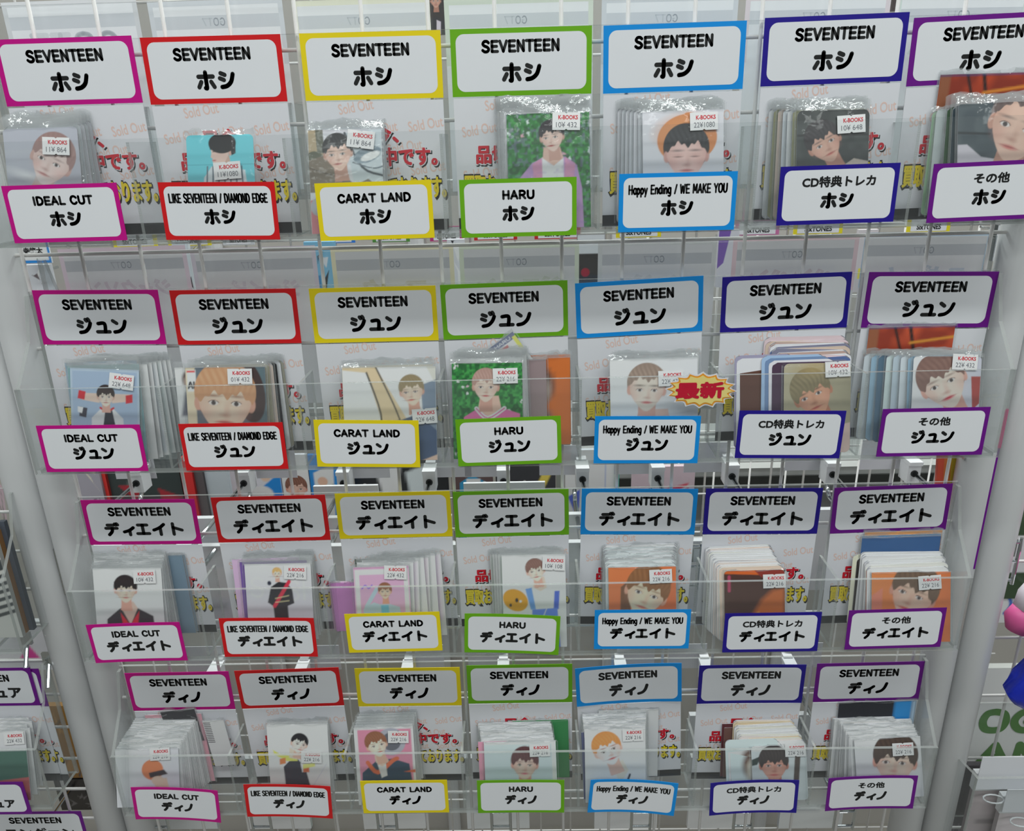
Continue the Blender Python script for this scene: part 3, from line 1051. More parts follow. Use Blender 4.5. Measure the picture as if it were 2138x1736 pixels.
def a_r0c6(P):
    P.grad((66, 76, 82), 0, 0, 1, 0)
    P.noise((92, 102, 106), 7, .5, .3, .5, 5)
    P.line([(0, .35), (.4, .38)], .03, (40, 46, 50))
    P.poly([(0, .5), (.12, .5), (.3, .66), (.5, .7), (.6, 1.36), (0, 1.36)], (206, 200, 208))
    P.poly([(.5, .95), (.8, .8), (1, .9), (1, 1.36), (.5, 1.36)], (50, 50, 56))
    P.face(.78, .3, .36, 20, (104, 88, 86), (228, 190, 172), (150, 130, 126), -.52, dx=-.1, lip=(206, 112, 108), cap=1.0)


def a_r1c0(P):
    P.grad((150, 168, 186), 0, 0, 0, 1.2)
    P.poly([(0, 0), (1, 0), (1, 1.36), (0, 1.36)], (196, 204, 214), .25)
    P.poly([(.03, .04), (.97, .04), (.97, 1.36), (.03, 1.36)], (152, 170, 192))
    P.poly([(.28, 1.36), (.3, .72), (.44, .58), (.62, .58), (.76, .72), (.82, 1.36)], (206, 208, 212))
    P.poly([(.5, .6), (.6, .6), (.68, 1.0), (.72, 1.36), (.44, 1.36), (.46, .9)], (36, 38, 50))
    for sg in (0, 1):
        P.poly([(.42 if not sg else .6, .36), (.2 if not sg else .86, .36), (.16 if not sg else .9, .46), (.42 if not sg else .6, .5)], (222, 186, 172))
    P.poly([(.12, .32), (.22, .34), (.2, .46), (.1, .44)], (196, 30, 44))
    P.poly([(.8, .38), (.9, .36), (.9, .48), (.8, .5)], (196, 30, 44))
    P.poly([(.13, .56), (.24, .58), (.22, .72), (.12, .7)], (52, 50, 62))
    P.poly([(.1, .56), (.18, .57), (.16, .66), (.1, .64)], (216, 216, 220))
    P.line([(.43, .57), (.52, .62), (.62, .57)], .03, (190, 40, 50))
    P.face(.51, .4, .115, 0, (44, 30, 28), (232, 200, 186), None, -.15)


def a_r1c1(P):
    P.grad((92, 102, 112), 0, 0, 1, 1)
    P.poly([(0, 0), (.12, 0), (.12, 1.36), (0, 1.36)], (214, 196, 170))
    P.poly([(.02, .03), (.13, .03), (.13, .3), (.02, .3)], (226, 222, 216))
    P.poly([(.02, .04), (.12, .04), (.12, .06), (.02, .06)], (206, 40, 40))
    P.text('AI', .07, .22, .08, .08, .02, (40, 40, 44))
    P.poly([(.0, .75), (.35, .75), (.35, 1.36), (0, 1.36)], (70, 116, 120), 1, .04)
    P.poly([(.75, .0), (1, 0), (1, 1.36), (.8, 1.36)], (86, 106, 112), 1, .05)
    P.el(.78, .3, .2, .4, (62, 46, 44), -10)
    P.face(.48, .42, .34, 4, (188, 140, 104), (230, 192, 172), (224, 182, 146), -.1, dx=0, lip=(200, 110, 104), brow=(140, 96, 74), side=-.3)


def a_r1c2(P):
    P.grad((198, 196, 188), 0, 0, 1, 1)
    P.poly([(.0, 0), (.62, 0), (.72, .5), (.9, 1.0), (0, 1.0)], (206, 186, 152))
    P.poly([(.0, .03), (.26, .06), (.4, .55), (.36, .66), (.0, .78)], (226, 228, 230))
    P.line([(.26, .06), (.4, .5), (.34, .68), (0, .78)], .018, (60, 58, 56))
    P.poly([(.36, 0), (.9, 0), (1, .2), (1, .5), (.7, .6)], (222, 226, 230))
    P.line([(.36, 0), (.54, .4), (.62, .62)], .016, (66, 62, 58))
    P.poly([(.84, .2), (1, .14), (1, .8), (.86, .7)], (118, 132, 150))
    P.dy = -0.15
    P.poly([(.0, 1.36), (.08, .92), (.34, .86), (.46, .74), (.62, .72), (.8, .66), (1, .84), (1, 1.36)], (64, 84, 116))
    P.poly([(.44, .78), (.56, .76), (.62, 1.1), (.48, 1.2)], (214, 212, 214))
    P.poly([(.0, .95), (.22, .88), (.3, 1.0), (0, 1.1)], (112, 126, 140))
    P.poly([(.6, 1.25), (1, 1.1), (1, 1.36), (.6, 1.36)], (214, 178, 160))
    P.face(.74, .26, .12, -6, (138, 122, 92), (230, 194, 176), (168, 152, 118), -.28, dx=-.12, lip=(206, 96, 88))


def a_r1c3(P):
    P.flowers(13, 34)
    P.dy = -0.13
    P.poly([(.06, 1.36), (.16, .9), (.36, .78), (.72, .78), (.96, .86), (1, 1.36)], (206, 106, 158))
    P.poly([(.4, .6), (.66, .6), (.7, .8), (.52, .9), (.36, .8)], (214, 174, 158))
    P.line([(.34, .78), (.5, .92), (.74, .78)], .06, (234, 226, 234))
    P.line([(.34, .78), (.5, .92), (.74, .78)], .016, (206, 90, 150))
    P.face(.48, .33, .175, 2, (168, 132, 122), (230, 192, 178), (206, 176, 166), -.3, lip=(196, 86, 90))


def a_r1c4(P):
    P.grad((216, 216, 226), 0, 0, 1, 1)
    P.dy = -0.22
    P.poly([(.3, 1.36), (.36, .98), (.6, .96), (.72, 1.0), (.8, 1.36)], (220, 222, 228))
    P.poly([(.66, 1.0), (1, 1.02), (1, 1.36), (.7, 1.36)], (62, 66, 78))
    P.poly([(.44, .8), (.66, .8), (.7, 1.02), (.56, 1.16), (.42, 1.0)], (216, 176, 164))
    P.face(.42, .34, .2, 3, (140, 120, 108), (232, 198, 186), (190, 168, 152), -.42, dx=.02, lip=(200, 96, 100), brow=(90, 70, 62), side=-.2)


def a_r1c5(P):
    P.grad((160, 152, 128), 0, 0, 1, .2)
    P.poly([(.5, 1.36), (.7, .98), (1, .9), (1, 1.36)], (202, 176, 168))
    P.face(.43, .46, .27, -24, (124, 112, 84), (204, 152, 124), (176, 160, 122), -.1, dx=-.1, lip=(190, 96, 84), brow=(80, 58, 44))
    P.el(.45, .08, .24, .1, (168, 146, 98), -10, .06, .6)


def a_r1c6(P):
    P.grad((196, 196, 208), 0, 0, 1, 0)
    P.poly([(.86, .3), (1, .3), (1, .7), (.9, .8)], (160, 66, 60))
    P.poly([(.1, 1.36), (.16, .8), (.4, .8), (.6, 1.36)], (216, 160, 150))
    P.poly([(.0, .7), (.18, .9), (.1, 1.36), (0, 1.36)], (206, 206, 220))
    P.poly([(.6, 1.36), (.8, .9), (1, .8), (1, 1.36)], (216, 214, 220))
    P.face(.45, .38, .32, -26, (122, 92, 84), (234, 198, 186), (156, 124, 112), -.2, dx=-.05, lip=(206, 60, 80))


def a_r2c0(P):
    P.grad((206, 210, 222), 0, .0, 0, 1.2)
    P.poly([(0, 1), (1, .95), (1, 1.36), (0, 1.36)], (198, 200, 206), .8)
    P.dy = -0.1
    P.poly([(.12, 1.36), (.16, .86), (.36, .7), (.62, .7), (.84, .82), (.9, 1.36)], (42, 38, 44))
    P.poly([(.38, .7), (.5, .95), (.62, .7), (.56, .6), (.42, .6)], (214, 170, 156))
    P.poly([(.36, .76), (.5, 1.36), (.64, .74), (.54, .88), (.5, .96)], (196, 34, 50))
    P.dy = 0
    P.poly([(.3, .2), (.63, .2), (.62, .34), (.3, .34)], (30, 24, 26))
    P.face(.46, .32, .15, 2, (34, 26, 28), (230, 188, 172), (62, 40, 38), -.12, side=-.2)


def a_r2c1(P):
    P.grad((196, 192, 206), 0, 0, 0, 1.2)
    P.text('S', .16, .36, .2, .3, .035, (224, 222, 232))
    P.text('SI', .76, .42, .3, .3, .035, (224, 222, 232))
    P.poly([(.38, .36), (.5, .28), (.62, .3), (.7, .4), (.72, .62), (.62, .66), (.64, 1.36), (.44, 1.36), (.4, .66), (.32, .6)], (34, 32, 38))
    P.line([(.66, .28), (.42, .66)], .055, (206, 40, 66))
    P.line([(.44, .54), (.64, .5)], .012, (206, 186, 140))
    P.line([(.44, .6), (.64, .58)], .012, (206, 186, 140))
    P.face(.485, .15, .062, 0, (216, 156, 96), (232, 194, 178), (240, 190, 130), -.3)
    P.el(.36, .3, .03, .035, (40, 42, 60))


def a_r2c2(P):
    P.poly([(0, 0), (1, 0), (1, 1.36), (0, 1.36)], (232, 150, 180))
    P.poly([(.02, .05), (.98, .05), (.98, 1.36), (.02, 1.36)], (218, 206, 226))
    P.poly([(.1, .15), (.9, .15), (.9, 1.2), (.1, 1.2)], (232, 156, 184))
    P.line([(.14, .4), (.2, .34), (.26, .4), (.32, .34)], .02, (120, 90, 200))
    P.poly([(.18, 1.2), (.14, .78), (.34, .66), (.44, .7), (.62, .7), (.8, .76), (.86, 1.2)], (166, 186, 224))
    P.poly([(.46, .72), (.6, .72), (.62, 1.2), (.48, 1.2)], (106, 172, 226))
    P.line([(.2, .74), (.4, .42)], .07, (166, 186, 224))
    P.face(.55, .46, .11, 0, (128, 84, 62), (232, 182, 160), None, -.2)


def a_r2c3(P):
    P.grad((206, 206, 222), 0, 0, 1, 1)
    P.dy = -0.1
    P.poly([(.3, 1.36), (.36, .74), (.48, .62), (.8, .62), (.96, .72), (1, 1.36)], (218, 218, 228))
    P.poly([(.36, .66), (.46, .64), (.52, 1.0), (.44, 1.0)], (96, 140, 204))
    P.poly([(.82, .7), (.9, .7), (.88, 1.0), (.8, 1.0)], (70, 96, 186))
    P.poly([(.46, 1.0), (.86, .98), (.9, 1.36), (.46, 1.36)], (90, 120, 200))
    P.line([(.98, .3), (.6, 1.2)], .012, (196, 200, 212))
    P.el(.2, .84, .21, .17, (238, 140, 30), 35)
    P.el(.22, .84, .025, .035, (40, 30, 30))
    P.el(.28, .86, .02, .02, (245, 240, 235))
    P.el(.12, .92, .02, .025, (40, 30, 30))
    P.poly([(.52, .46), (.66, .46), (.7, .64), (.6, .7), (.48, .63)], (220, 182, 168))
    P.face(.53, .26, .135, -10, (120, 88, 80), (234, 198, 184), (160, 130, 120), -.15, dx=-.05)


def a_r2c4(P):
    P.grad((228, 104, 60), 0, 0, 1, 1)
    P.poly([(.1, 1.36), (.2, .9), (.5, .86), (.72, 1.0), (.8, 1.36)], (206, 150, 120))
    P.poly([(.18, .3), (.3, .2), (.34, .9), (.16, 1.0)], (112, 74, 50))
    P.face(.56, .39, .29, 20, (126, 84, 52), (230, 186, 162), (166, 116, 76), -.14, dx=.02, lip=(206, 110, 96))


def a_r2c5(P):
    P.grad((66, 38, 30), 0, 0, 1, 1.2)
    P.poly([(0, 0), (.6, 0), (.62, .08), (0, .05)], (196, 90, 30))
    P.poly([(.5, .0), (1, 0), (1, .22), (.62, .12)], (130, 44, 34))
    P.line([(.08, .1), (.08, .34)], .05, (176, 60, 96), .8)
    P.poly([(.4, 1.1), (.44, .8), (.62, .5), (.8, .34), (1, .3), (1, .8), (.8, 1.1)], (176, 92, 40), 1, .05)
    P.poly([(.4, 1.1), (.42, .8), (.56, .72), (.6, 1.1)], (226, 172, 40), 1, .03)
    P.poly([(.0, .9), (1, 1.1), (1, 1.36), (0, 1.36)], (150, 66, 30), 1, .1)


def a_r2c6(P):
    P.grad((216, 112, 64), 0, 0, 1, .4)
    P.poly([(0, .3), (.14, .2), (.1, 1.36), (0, 1.36)], (200, 120, 100))
    P.face(.53, .28, .27, 22, (96, 76, 62), (216, 168, 150), (126, 104, 84), -.12, dx=-.1, lip=(196, 90, 80))


def a_r3c0(P):
    P.grad((186, 186, 196), 0, 0, 1, 1)
    P.poly([(.4, .95), (.6, .72), (.84, .72), (1, .9), (1, 1.36), (.36, 1.36)], (36, 34, 40))
    P.line([(.48, .92), (.7, .84), (.98, .98)], .03, (210, 210, 214))
    P.poly([(.34, .72), (.5, .86), (.44, 1.2), (.34, 1.0)], (214, 110, 50))
    P.poly([(.36, .86), (.48, .96), (.44, 1.2), (.36, 1.05)], (130, 30, 34))
    P.poly([(.58, .5), (.8, .46), (.84, .66), (.66, .7)], (216, 166, 148))
    P.el(.58, .33, .17, .16, (226, 110, 70), -10)
    P.poly([(.52, .38), (.76, .33), (.82, .4), (.54, .46)], (40, 34, 38))
    P.el(.66, .5, .1, .07, (222, 168, 150))


def a_r3c1(P):
    P.grad((212, 208, 218), 0, 0, 0, 1.3)
    P.poly([(.28, 1.36), (.24, .74), (.34, .64), (.48, .6), (.6, .78), (.76, 1.36)], (42, 42, 54))
    P.poly([(.08, .44), (.2, .52), (.46, .56), (.48, .64), (.3, .64), (.1, .52)], (190, 206, 90))
    P.poly([(.18, .6), (.28, .58), (.28, .68), (.18, .7)], (230, 110, 60))
    P.poly([(.52, .68), (.72, .72), (.72, .82), (.54, .84)], (206, 190, 190))
    P.poly([(.56, .74), (.66, .74), (.66, .84), (.56, .84)], (226, 96, 60))
    P.poly([(.56, .7), (.76, .68), (.76, .74), (.56, .78)], (196, 206, 110))
    P.line([(.95, .7), (.7, 1.1)], .01, (170, 170, 180))
    P.poly([(.36, .4), (.5, .5), (.5, .62), (.34, .58)], (216, 178, 164))
    P.face(.52, .34, .125, 14, (28, 26, 30), (232, 196, 182), None, -.35, dx=.2)


def a_r3c2(P):
    P.poly([(0, 0), (1, 0), (1, 1.36), (0, 1.36)], (222, 218, 224))
    P.poly([(.06, .04), (.96, .04), (.96, 1.36), (.06, 1.36)], (226, 122, 144))
    P.el(.62, .26, .24, .24, (150, 150, 160))
    P.el(.62, .26, .16, .16, (90, 92, 100))
    P.poly([(.04, 1.36), (.1, .8), (.34, .6), (.62, .56), (.9, .66), (1, 1.36)], (34, 58, 80))
    P.line([(.2, .62), (.36, .8), (.62, .6), (.7, .56)], .07, (230, 92, 60))
    P.poly([(.36, .64), (.5, .56), (.52, .86), (.42, .9)], (224, 206, 214))
    P.poly([(.32, .5), (.5, .5), (.56, .6), (.44, .7), (.34, .62)], (220, 168, 152))
    P.face(.37, .31, .165, -14, (126, 82, 60), (234, 192, 174), (160, 110, 84), -.22, dx=.1)
    P.poly([(.8, .8), (1, .76), (1, .82)], (230, 92, 60))


def a_r3c3(P):
    P.grad((166, 176, 206), 0, 0, 0, 1.2)
    P.poly([(0, 0), (1, 0), (1, .04), (0, .04)], (206, 208, 216))
    P.poly([(.94, 0), (1, 0), (1, 1.36), (.94, 1.36)], (206, 208, 216))
    P.dy = -0.26
    P.poly([(.2, 1.36), (.3, 1.0), (.8, 1.0), (.95, 1.36)], (206, 210, 220))
    P.face(.56, .32, .17, 3, (80, 46, 50), (214, 166, 158), (110, 70, 72), -.18, lip=(206, 90, 110))


def a_r3c4(P):
    P.grad((212, 212, 222), 0, 0, 0, 1.2)
    P.dy = -0.06
    P.poly([(.36, 1.36), (.5, .86), (.66, .74), (.84, .9), (1, 1.36)], (214, 216, 226))
    P.line([(.52, .98), (.6, 1.2), (.74, .86)], .035, (40, 40, 48))
    P.poly([(.46, .74), (.62, .6), (.72, .78), (.58, 1.02)], (220, 182, 170))
    P.face(.38, .36, .215, -20, (206, 126, 70), (236, 200, 188), (232, 156, 96), -.28, dx=.06, lip=(206, 80, 84), brow=(150, 90, 60))


def a_r3c5(P):
    P.grad((206, 210, 206), 0, 0, 0, .4)
    P.poly([(0, .1), (1, .1), (1, 1.36), (0, 1.36)], (176, 182, 184))
    P.poly([(.0, .25), (.18, .18), (.1, .34), (0, .36)], (40, 52, 50))
    P.poly([(.8, .1), (.9, .1), (.84, .7), (.74, .7)], (70, 60, 56))
    P.face(.4, .34, .24, 0, (48, 40, 40), (196, 140, 124), None, -.05)


def a_r3c6(P):
    P.grad((190, 190, 202), 0, 0, 0, 1.2)
    P.poly([(.0, 1.36), (.02, 1.02), (.2, .92), (.4, 1.0), (.5, 1.36)], (40, 40, 48))
    P.face(.6, .36, .3, 8, (62, 48, 42), (224, 172, 158), (96, 74, 62), -.05, dx=-.05)


def make_art(fn, row, bg=(210, 210, 216), nx=84, corner=0.0):
    def f(w, L):
        P = Pic(nx, max(.8, L / w), bg, WHT[row])
        fn(P)
        return P.mesh('print', w, L, corner)
    return f


PLAIN = {}


def plain(row, bg, blob=None, corner=0.0, band=None, frame=None):
    def f(w, L):
        k = (row, bg, blob, corner, band, frame, round(w), round(L))
        if k not in PLAIN:
            P = Pic(16 if not corner else 24, max(.8, L / w), frame or bg, WHT[row])
            if frame:
                P.poly([(.07, .07), (.93, .07), (.93, 1.3), (.07, 1.3)], bg)
            if blob:
                P.el(.5, .42, .27, .3, blob, 0, .05)
                P.el(.5, .5, .19, .24, (222, 184, 170), 0, .05)
                P.poly([(.1, 1.5), (.3, .85), (.7, .85), (.9, 1.5)], (90, 90, 104), 1, .06)
            if band:
                P.poly([(0, 0), (1, 0), (1, .09), (0, .09)], band)
            PLAIN[k] = P.mesh('print', w, L, corner)
        return PLAIN[k]
    return f


TRAYWORD = ['top tray', 'second tray', 'third tray', 'bottom tray']
# row, col: front card  (TL, TR, art, corner, sleeve lip, sticker (x, y, roll), price, label)
FRONTS = {
    (0, 0): ((5, 270), (160, 264), a_r0c0, 2.5, 6.5, (119, 306, 4), '11¥ 864', 'glossy sleeved photo card of a pale face, magenta-labelled pocket of the top tray'),
    (0, 1): ((388, 283), (528, 280), a_r0c1, 3, 3.5, (476, 357, -3), '11¥1080', 'turquoise photo card of a black-haired person in profile, top tray'),
    (0, 2): ((642, 272), (796, 268), a_r0c2, 0, 4.5, (754, 292, 8), '11¥ 864', 'photo card of a reclining person in a brown shirt beside a silver car, top tray'),
    (0, 3): ((1057, 239), (1230, 233), a_r0c3, 0, 5, (1182, 254, 2), '10¥ 432', 'photo card of a person in a lilac cardigan before white flowers, top tray'),
    (0, 4): ((1341, 234), (1511, 228), a_r0c4, 0, 5.5, (1469, 254, -1), '22¥1080', 'photo card of a person in an orange beret with closed eyes, top tray'),
    (0, 5): ((1665, 231), (1816, 228), a_r0c5, 4, 4.5, (1776, 260, -3), '10¥ 648', 'dark round-cornered photo card in the navy-labelled pocket of the top tray'),
    (0, 6): ((2001, 218), (2168, 210), a_r0c6, 2, 5, None, '10¥ 432', 'photo card of a large tilted face, in the purple-labelled pocket of the top tray'),
    (1, 0): ((146, 768), (290, 773), a_r1c0, 0, 5.5, (255, 797, 6), '22¥ 648', 'photo card of a person in a white jacket with red cuffs, second tray'),
    (1, 1): ((386, 768), (553, 766), a_r1c1, 0, 4.5, (502, 786, 0), '01¥ 432', 'photo card filled by a fair-haired face, in the red-labelled pocket of the second tray'),
    (1, 2): ((714, 768), (909, 765), a_r1c2, 0, 4, (887, 869, -4), '22¥ 648', 'photo card of a person in a blue jacket at van windows, second tray'),
    (1, 3): ((943, 759), (1090, 757), a_r1c3, 0, 4, (1055, 785, -1), '22¥ 216', 'photo card of a person in a pink sweater before green leaves, second tray'),
    (1, 4): ((1273, 752), (1456, 747), a_r1c4, 0, 3.5, (1400, 790, -1), '22¥ 432', 'white photo card of a brown-haired person, behind the yellow starburst badge'),
    (1, 5): ((1637, 760), (1777, 757), a_r1c5, 4, 0, (1748, 771, -2), '10¥ 432', 'round-cornered beige photo card of a tilted blond head, foremost in the second tray'),
    (1, 6): ((1908, 744), (2050, 744), a_r1c6, 3, 3.5, (2013, 756, 2), '22¥ 432', 'photo card of a smiling tilted face, in the purple-labelled pocket of the second tray'),
    (2, 0): ((193, 1188), (336, 1186), a_r2c0, 0, 5, (303, 1204, -1), '10¥ 432', 'pale photo card of a black-haired person in a dark jacket over red, third tray'),
    (2, 1): ((510, 1179), (648, 1176), a_r2c1, 0, 6, (617, 1195, 3), '22¥ 216', 'photo card of a standing person in black with a red sash, third tray'),
    (2, 2): ((737, 1185), (853, 1181), a_r2c2, 0, 3, (826, 1195, 3), '22¥ 432', 'pink-framed photo card of a person in pale denim, third tray'),
    (2, 3): ((1047, 1160), (1180, 1157), a_r2c3, 0, 4, (1156, 1176, 4), '10¥ 108', 'white photo card of a person in dungarees holding an orange plush, third tray'),
    (2, 4): ((1270, 1186), (1411, 1183), a_r2c4, 0, 0.8, (1379, 1203, -2), '22¥ 216', 'orange photo card of a brown-haired face, in the blue-labelled pocket of the third tray'),
    (2, 5): ((1512, 1193), (1638, 1190), a_r2c5, 3, 0.8, (1616, 1213, -1), '22¥ 216', 'dark brown photo card with a yellow glow, third tray'),
    (2, 6): ((1820, 1196), (1985, 1194), a_r2c6, 0, 1, (1940, 1216, -4), '22¥ 216', 'orange photo card of a brown-haired face, in the purple-labelled pocket of the third tray'),
    (3, 0): ((240, 1566), (372, 1563), a_r3c0, 0, 1, (335, 1574, -2), '22¥ 216', 'grey photo card of a person with orange headwear, foremost in the bottom tray'),
    (3, 1): ((556, 1514), (683, 1512), a_r3c1, 0, 2, (651, 1580, 2), '22¥ 216', 'white photo card of a person in a black and lime top, bottom tray'),
    (3, 2): ((738, 1521), (862, 1517), a_r3c2, 0, 1.5, (832, 1538, 2), '22¥ 216', 'pink photo card of a person in a navy and orange jacket, bottom tray'),
    (3, 3): ((1010, 1551), (1160, 1547), a_r3c3, 0, 1, (1127, 1566, -1), '22¥ 216', 'lavender photo card of a smiling person, in the green-labelled pocket of the bottom tray'),
    (3, 4): ((1220, 1523), (1347, 1521), a_r3c4, 0, 1, (1321, 1534, -2), '22¥ 216', 'white photo card of a ginger-haired person with a dark strap, bottom tray'),
    (3, 5): ((1568, 1559), (1683, 1556), a_r3c5, 3, 0.8, (1660, 1566, 0), '22¥ 216', 'grey round-cornered photo card, foremost in the navy-labelled pocket of the bottom tray'),
    (3, 6): ((1783, 1546), (1921, 1538), a_r3c6, 0, 1, (1884, 1564, 0), '22¥ 216', 'pale photo card of a dark-haired head, in the purple-labelled pocket of the bottom tray'),
}
g_ = lambda v: (v, v, v + 6)
# stacks behind the front card: rows of (count, back TL, back width px, near TL, near width px, colours, corner, jitter, lip)
STACKS = {
    (0, 0): [(4, (36, 256), 152, (12, 264), 156, [(200, 202, 208), (190, 196, 200)], 2, 3, 7)],
    (0, 2): [(2, (652, 266), 150, (645, 269), 153, [(200, 206, 214)], 0, 2, 5)],
    (0, 3): [(6, (1036, 232), 185, (1052, 236), 178, [(150, 152, 156), (190, 194, 198), (120, 130, 126)], 0, 2, 9)],
    (0, 4): [(6, (1290, 226), 205, (1332, 232), 175, [(214, 214, 220), (206, 208, 214)], 2, 2, 6)],
    (0, 5): [(6, (1606, 226), 190, (1655, 230), 158, [(206, 208, 210), (150, 150, 120), (196, 180, 170), (200, 206, 212)], 3, 2, 6)],
    (0, 6): [(1, (1964, 156), 190, (1964, 156), 190, [(190, 70, 34)], 0, 0, 3), (2, (1948, 232), 90, (1956, 228), 90, [(170, 206, 170), (188, 196, 196)], 3, 1, 3),
             (2, (1978, 224), 170, (1990, 221), 168, [(60, 90, 60), (60, 76, 84)], 3, 2, 8)],
    (1, 0): [(6, (205, 756), 150, (158, 764), 150, [(206, 210, 216), (176, 186, 196), (120, 160, 160), (150, 168, 186), (60, 56, 70)], 0, 4, 6), (2, (135, 757), 150, (140, 764), 150, [(150, 170, 186), (130, 166, 170)], 0, 2, 4)],
    (1, 1): [(5, (425, 757), 166, (398, 764), 164, [(150, 146, 128), (206, 206, 210), (28, 28, 30), (196, 180, 170)], 3, 3, 5), (1, (364, 768), 60, (364, 768), 60, [(214, 216, 228)], 0, 0, 4)],
    (1, 2): [(2, (719, 764), 180, (716, 766), 188, [(196, 216, 232), (206, 196, 176)], 0, 2, 5)],
    (1, 3): [(2, (1050, 744), 140, (1048, 750), 142, [(232, 110, 44)], 0, 1, 3), (1, (998, 754), 142, (998, 754), 142, [(150, 130, 132)], 0, 0, 3), (5, (960, 742), 140, (944, 752), 144, [(110, 150, 110), (206, 206, 210), (150, 140, 150)], 0, 4, 6)],
    (1, 4): [(3, (1290, 750), 170, (1280, 750), 178, [(222, 222, 232)], 0, 3, 6)],
    (1, 5): [(16, (1600, 708), 170, (1628, 752), 148, [(196, 176, 160), (206, 186, 190), (206, 206, 212), (84, 104, 150), (176, 150, 140), (120, 120, 140)], 4, 14, 0),
             (3, (1534, 742), 120, (1544, 758), 120, [(150, 146, 170), (206, 206, 214), (90, 60, 50)], 4, 4, 0), (4, (1590, 744), 130, (1612, 758), 140, [(150, 176, 206), (106, 130, 166), (206, 204, 210), (70, 50, 70)], 4, 3, 0)],
    (1, 6): [(1, (1815, 684), 180, (1815, 684), 180, [(196, 80, 46)], 0, 0, 3), (7, (1806, 740), 150, (1896, 744), 150, [(196, 204, 220), (146, 176, 196), (84, 110, 130), (196, 210, 216), (176, 190, 200)], 3, 3, 4)],
    (2, 0): [(2, (255, 1162), 130, (250, 1164), 130, [(110, 130, 146)], 0, 2, 2), (8, (196, 1156), 150, (194, 1183), 143, [(206, 212, 214), (196, 200, 206), (90, 70, 66), (206, 208, 212)], 0, 3, 2)],
    (2, 1): [(4, (512, 1160), 142, (510, 1176), 140, [(206, 206, 214), (196, 196, 206)], 0, 2, 4), (2, (484, 1168), 140, (500, 1174), 140, [(226, 166, 196), (110, 80, 150)], 0, 1, 2)],
    (2, 2): [(2, (686, 1216), 60, (690, 1218), 60, [(216, 150, 180), (196, 130, 190)], 0, 2, 1), (2, (856, 1162), 64, (846, 1164), 64, [(236, 160, 190), (240, 190, 206)], 0, 2, 2), (1, (740, 1168), 36, (740, 1168), 36, [(50, 66, 50)], 0, 0, 2), (6, (800, 1158), 118, (745, 1176), 118, [(236, 170, 196), (226, 214, 226), (236, 156, 186), (206, 206, 206)], 0, 5, 4)],
    (2, 3): [(4, (1022, 1157), 140, (1040, 1158), 134, [(40, 120, 70), (206, 210, 218), (196, 200, 210)], 0, 1, 5)],
    (2, 4): [(16, (1258, 1140), 156, (1266, 1180), 143, [(210, 212, 218), (204, 208, 218), (218, 216, 210), (190, 196, 206)], 3, 6, 1.5)],
    (2, 5): [(24, (1472, 1142), 138, (1500, 1186), 134, [(216, 204, 196), (206, 186, 180), (226, 216, 206), (196, 176, 160), (216, 196, 196), (206, 200, 190)], 3, 5, 0)],
    (2, 6): [(1, (1806, 1112), 162, (1806, 1112), 162, [(206, 140, 90)], 0, 0, 2), (2, (1800, 1120), 165, (1800, 1124), 165, [(40, 110, 160), (50, 90, 140)], 0, 1, 2), (2, (1782, 1158), 120, (1790, 1166), 120, [(206, 196, 176), (50, 46, 44)], 4, 2, 0), (14, (1800, 1156), 170, (1812, 1190), 168, [(216, 204, 196), (226, 206, 200), (206, 196, 190), (206, 110, 70), (220, 210, 210)], 3, 8, 0)],
    (3, 0): [(1, (302, 1494), 118, (302, 1494), 118, [(226, 140, 150)], 0, 0, 1), (26, (282, 1502), 130, (244, 1561), 130, [(202, 204, 212), (196, 200, 208), (210, 204, 212), (190, 194, 204), (206, 190, 200)], 0, 3, 1)],
    (3, 1): [(2, (560, 1508), 124, (558, 1511), 126, [(206, 206, 214)], 0, 1, 3)],
    (3, 2): [(5, (748, 1492), 120, (740, 1516), 122, [(176, 196, 226), (206, 206, 214), (216, 190, 210)], 0, 4, 3)],
    (3, 3): [(1, (1070, 1506), 116, (1070, 1506), 116, [(50, 120, 70)], 0, 0, 1), (16, (998, 1510), 150, (1006, 1545), 150, [(206, 208, 214), (212, 210, 212), (196, 200, 210), (206, 204, 206)], 0, 5, 1), (1, (998, 1550), 60, (998, 1550), 60, [(216, 130, 150)], 0, 0, 0)],
    (3, 4): [(1, (1250, 1485), 125, (1250, 1485), 125, [(206, 210, 214)], 0, 0, 2), (12, (1216, 1492), 134, (1219, 1519), 128, [(206, 208, 216), (214, 212, 214), (196, 198, 208)], 0, 3, 1.5), (1, (1214, 1530), 60, (1214, 1530), 60, [(60, 66, 110)], 0, 0, 0)],
    (3, 5): [(2, (1508, 1512), 60, (1512, 1520), 60, [(80, 40, 44), (96, 70, 64)], 0, 2, 0), (20, (1530, 1506), 124, (1546, 1552), 134, [(216, 200, 192), (206, 186, 176), (222, 214, 208), (196, 180, 176), (206, 170, 140)], 3, 7, 0), (3, (1514, 1546), 110, (1524, 1556), 110, [(176, 190, 196), (196, 206, 200)], 4, 2, 0)],
    (3, 6): [(1, (1752, 1468), 162, (1752, 1468), 162, [(40, 46, 56)], 0, 0, 1.5), (3, (1738, 1500), 125, (1742, 1503), 125, [(216, 210, 214), (206, 200, 206)], 0, 2, 1), (14, (1752, 1506), 150, (1776, 1542), 142, [(210, 206, 210), (216, 208, 210), (200, 200, 210), (190, 176, 170)], 0, 5, 1)],
}
KN = 0


